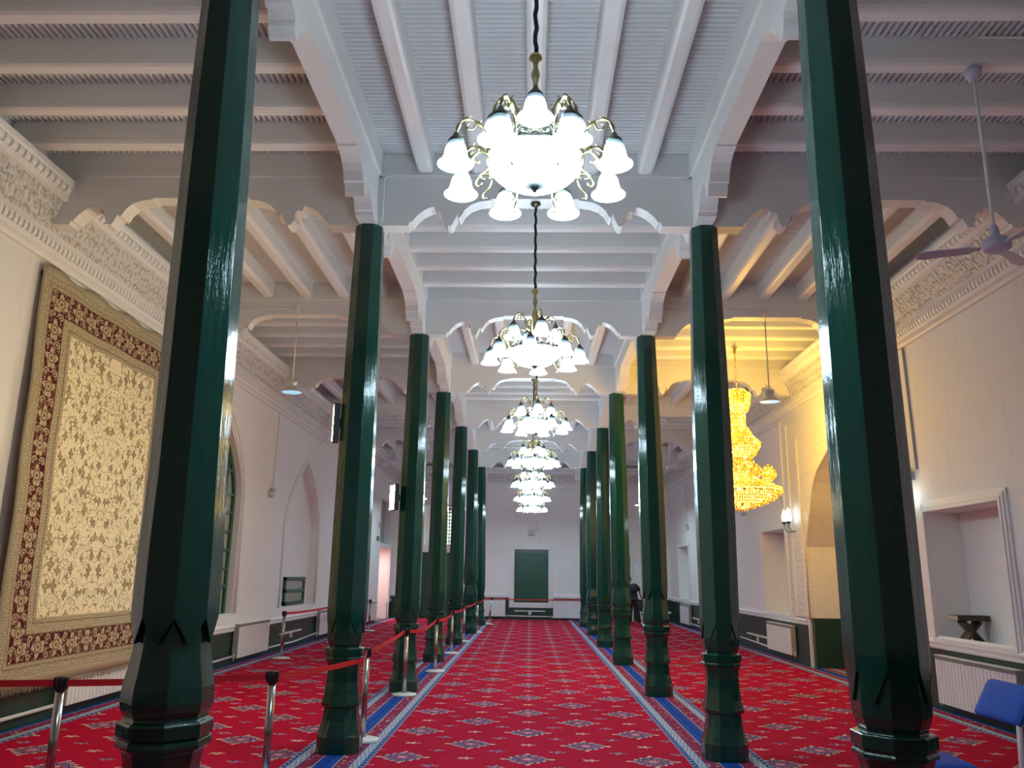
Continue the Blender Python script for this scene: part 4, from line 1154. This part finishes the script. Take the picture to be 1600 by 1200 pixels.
# sconces
def sconce(y, z, label, flip=1):
    t = thing('wall_sconce', label, 'lamp', (XR, y, z), 0, 'green tulip wall sconces')
    c = MB(); c.lathe([(0, -.01), (.055, -.01), (.06, .012), (.03, .03), (0, .03)], 20, M=Matrix.Rotation(-PI/2, 4, 'Y') @ Matrix.Diagonal((2.2, 1, 1, 1))); c.build('backplate', M_SCONCE, t)
    for k, (dy, m) in enumerate(((-.15, M_TULIP), (.15, M_TULIP2))):
        pts = cr([(-.02, 0, -.09), (-.08, dy*.4, -.17), (-.16, dy*.9, -.17), (-.22, dy, -.09), (-.225, dy, .0)], 5)
        c = MB(); c.tube(pts, .008, 6); arm = c.build('arm', M_SCONCE, t)
        c = MB(); c.lathe([(.008, -.02), (.035, .0), (.05, .035), (.047, .05)], 14, (-.225, dy, 0)); c.build('cup', M_SCONCE, arm)
        c = MB(); c.lathe([(.046, .035), (.062, .09), (.066, .14), (.056, .20), (.036, .26), (.012, .31), (0, .325)], 18, (-.225, dy, 0)); c.build('tulip_shade', m, arm)
sconce(17.55, 2.86, 'green wall sconce with two tulip shades beside the carved recess')
sconce(12.25, 2.74, 'green wall sconce with two tulip shades mostly behind the nearest right column')

# ------------------------------------------------------------------ book and stand
bt = thing('book_stand', 'dark carved wooden crossed book stand in the near right niche', 'book stand', (XR+.225, 11.42, .932), PI/2)
c = MB()
for s_ in (-1, 1):
    for k in range(2):
        pass
    A = Matrix.Rotation(s_*.70, 4, 'X')
    P_ = [(-.15, -.19), (.15, -.19), (.15, .14), (-.15, .14)]
    c.box(-.11, .11, -.017, .017, -.165, .165, M=Matrix.Translation((0, 0, .125)) @ A)
for v in c.b.verts:
    if v.co.z < .0: v.co.z = .0
c.build('crossed_boards', M_WOOD, bt, bevel=.004)
bk = thing('book', 'large closed brown book lying on the carved stand', 'book', (XR+.225, 11.42, 1.195), PI/2)
c = MB(); c.box(-.12, .12, -.21, .21, .062, .07); c.box(-.12, .12, -.21, .21, .0, .008); c.box(-.12, -.112, -.21, .21, 0, .07); c.build('cover', M_COVER, bk, bevel=.003)
c = MB(); c.box(-.112, .113, -.202, .202, .008, .062); c.build('pages', M_PAGES, bk)

# ------------------------------------------------------------------ chair
chx = thing('chair', 'white metal frame chair with blue padded seat and back at lower right', 'chair', (2.88, 6.25, .004))
def pad(c, y0, y1, pts, th):
    """rounded cushion: section pts (x,z) centre line, thickness th, between y0..y1"""
    n = 10
    for side in (0,):
        G = []
        for i in range(n+1):
            v_ = i/n; y = y0+(y1-y0)*v_; e = (1-(2*v_-1)**6)
            row = []
            for q in range(16):
                a = 2*PI*q/16; ca, sa = math.cos(a), math.sin(a)
                u_ = math.copysign(abs(ca)**.35, ca); t_ = math.copysign(abs(sa)**.6, sa)
                P0, P1 = Vector(pts[0]), Vector(pts[1]); cen = (P0+P1)/2; half = (P1-P0)/2; nn = Vector((-half.y, half.x)).normalized()
                k = (.97+.03*e) if 0 < i < n else .93
                p = cen+half*u_*k+nn*th*.5*t_*(.35+.65*e)
                row.append(c.v(p.x, y, p.y))
            G.append(row)
        for i in range(n):
            for q in range(16): c.face([G[i][q], G[i][(q+1) % 16], G[i+1][(q+1) % 16], G[i+1][q]], 0, True)
        c.face(G[0]); c.face(G[-1])
c = MB(); pad(c, -.27, .27, [(-.24, .455), (.20, .445)], .08); c.build('seat_cushion', M_BLUE, chx)
c = MB(); pad(c, -.30, .28, [(.455, .735), (.60, .99)], .075); c.build('back_cushion', M_BLUE, chx)
c = MB(); c.tube([(.47, -.27, .0), (.455, -.27, .44), (.47, -.27, .74), (.62, -.27, 1.0)], .022, 8); c.build('back_post', M_CHAIRW, chx)
c = MB(); c.tube([(.02, .24, .0), (.02, .24, .42)], .018, 8); c.build('leg', M_CHAIRW, chx)
c = MB(); c.tube([(-.22, -.24, .0), (-.20, -.24, .42)], .018, 8); c.build('leg', M_CHAIRW, chx)
c = MB(); c.tube([(-.22, .24, .0), (-.20, .24, .42)], .018, 8); c.build('leg', M_CHAIRW, chx)
c = MB(); c.tube([(.455, -.27, .40), (.02, -.24, .41), (-.20, -.24, .41), (-.20, .24, .41), (.02, .24, .41), (.10, -.24, .41)], .014, 8); c.build('seat_frame', M_CHAIRW, chx)

# low white bench at the far right
t = thing('low_bench', 'low white bench with curved ends behind the walking person', 'bench', (4.62, 31.6, 0))
c = MB(); c.box(-.55, .55, -.2, .2, .40, .44); c.build('seat', M_CHAIRW, t, bevel=.01)
for s_ in (-1, 1):
    c = MB(); c.prism([(s_*.68, .46), (s_*.50, .44), (s_*.42, .25), (s_*.40, 0), (s_*.46, 0), (s_*.49, .22), (s_*.56, .36)], 'y', -.2, .2); c.build('leg', M_CHAIRW, t)

# ------------------------------------------------------------------ person
def skin_mesh(name, verts, edges, radii, m, parent, sub=2, root=0):
    me = bpy.data.meshes.new(name); me.from_pydata([Vector(v) for v in verts], edges, []); me.materials.append(m)
    o = bpy.data.objects.new(name, me); COL.objects.link(o); o.parent = parent
    sk = o.modifiers.new('skin', 'SKIN'); sk.use_smooth_shade = True
    for i, r_ in enumerate(radii):
        sv = me.skin_vertices[0].data[i]; sv.radius = (r_, r_) if not isinstance(r_, tuple) else r_; sv.use_root = (i == root)
    ss = o.modifiers.new('sub', 'SUBSURF'); ss.levels = sub; ss.render_levels = sub
    return o
pp = thing('person', 'person in dark short-sleeved top and trousers walking at the far right', 'person', (3.71, 30.2, .004), -.2)
# local: x right, +y away from the camera; back seen, stepping to the right
V = [(0, 0, .93), (-.01, 0, 1.10), (-.03, 0, 1.28), (-.07, .02, 1.41), (-.10, .04, 1.50), (-.13, .06, 1.60), (-.13, .07, 1.69),          # 0-6 spine, neck, head
     (.10, .01, 1.38), (.21, -.01, 1.33), (.27, .03, 1.08), (.36, .14, .88), (.39, .17, .82),                  # 7-11 right arm, reaching
     (-.19, .01, 1.39), (-.27, .03, 1.32), (-.31, .02, 1.07), (-.30, .08, .86), (-.29, .10, .80),              # 12-16 left arm
     (.09, 0, .88), (.15, -.02, .50), (.24, -.10, .09), (.26, -.02, .045), (.26, .10, .035),                        # 17-21 right leg
     (-.09, 0, .88), (-.11, .10, .50), (-.13, .02, .09), (-.13, .10, .045), (-.13, .20, .035)]                          # 22-26 left leg
E_ = [(0, 1), (1, 2), (2, 3), (3, 4), (4, 5), (5, 6), (3, 7), (7, 8), (8, 9), (9, 10), (10, 11), (3, 12), (12, 13), (13, 14), (14, 15), (15, 16), (0, 17), (17, 18), (18, 19), (19, 20), (20, 21), (0, 22), (22, 23), (23, 24), (24, 25), (25, 26)]
Rr = [(.15, .12), (.14, .11), (.17, .12), (.11, .09), .055, (.085, .10), (.07, .085), .07, .055, .042, .03, .032, .07, .055, .042, .03, .032, .085, .06, .042, .035, .03, .085, .06, .042, .035, .03]
body = skin_mesh('body', V, E_, Rr, M_SKIN, pp)
for (hx, hy, hz, s_) in ((.39, .17, .82, 1), (-.29, .10, .80, -1)):
    for k in range(5):
        if k < 4: a = (hx+(k-1.5)*.008*s_, hy+(k-1.5)*.018, hz-.02); b2 = (a[0]+.01, a[1]+.005, a[2]-.055-(.012 if k in (1, 2) else 0)); c2 = (b2[0]-.005*s_, b2[1]+.012, b2[2]-.03)
        else: a = (hx, hy-.03, hz+.01); b2 = (a[0], a[1]-.025, a[2]-.03); c2 = (b2[0], b2[1]+.004, b2[2]-.03)
        c = MB(); c.tube([a, b2, c2], [.009, .008, .006], 6); c.build('finger', M_SKIN, pp)
skin_mesh('shirt', [V[0], V[1], (-.03, 0, 1.22), (-.06, .02, 1.36), V[7], (.20, -.01, 1.32), (.235, .01, 1.20), V[12], V[13], (-.30, .03, 1.17), (-.01, 0, .84), (-.07, .02, 1.41)], [(10, 0), (0, 1), (1, 2), (2, 3), (3, 4), (4, 5), (5, 6), (3, 7), (7, 8), (8, 9), (3, 11)],
          [.205, .20, .215, .17, .11, .088, .075, .11, .088, .075, .21, .10], M_SHIRT, pp, root=1)
skin_mesh('trousers', [(0, 0, .96), (.07, 0, .86), V[18], V[19], (-.07, 0, .86), V[23], V[24], (0, 0, .86)], [(0, 7), (7, 1), (1, 2), (2, 3), (7, 4), (4, 5), (5, 6)], [.18, .125, .092, .078, .125, .092, .078, .185], M_TROUS, pp)
for p in ((.26, .03, .045), (-.13, .12, .045)):
    c = MB(); c.ball(p, .05, 0, 12, (1, 2.6, .85)); c.build('shoe', M_BLACK, pp)
c = MB(); c.ball((-.13, .055, 1.65), .098, 0, 16, (.9, 1.05, 1.08)); c.build('hair', M_HAIR, pp)
for s_ in (-1, 1):
    c = MB(); c.ball((-.13+s_*.088, .07, 1.61), .022, 0, 8, (.5, 1, 1.5)); c.build('ear', M_SKIN, pp)
c = MB(); c.ball((-.13, .178, 1.60), .016, 0, 8, (1, 1.2, 1.6)); c.build('nose', M_SKIN, pp)
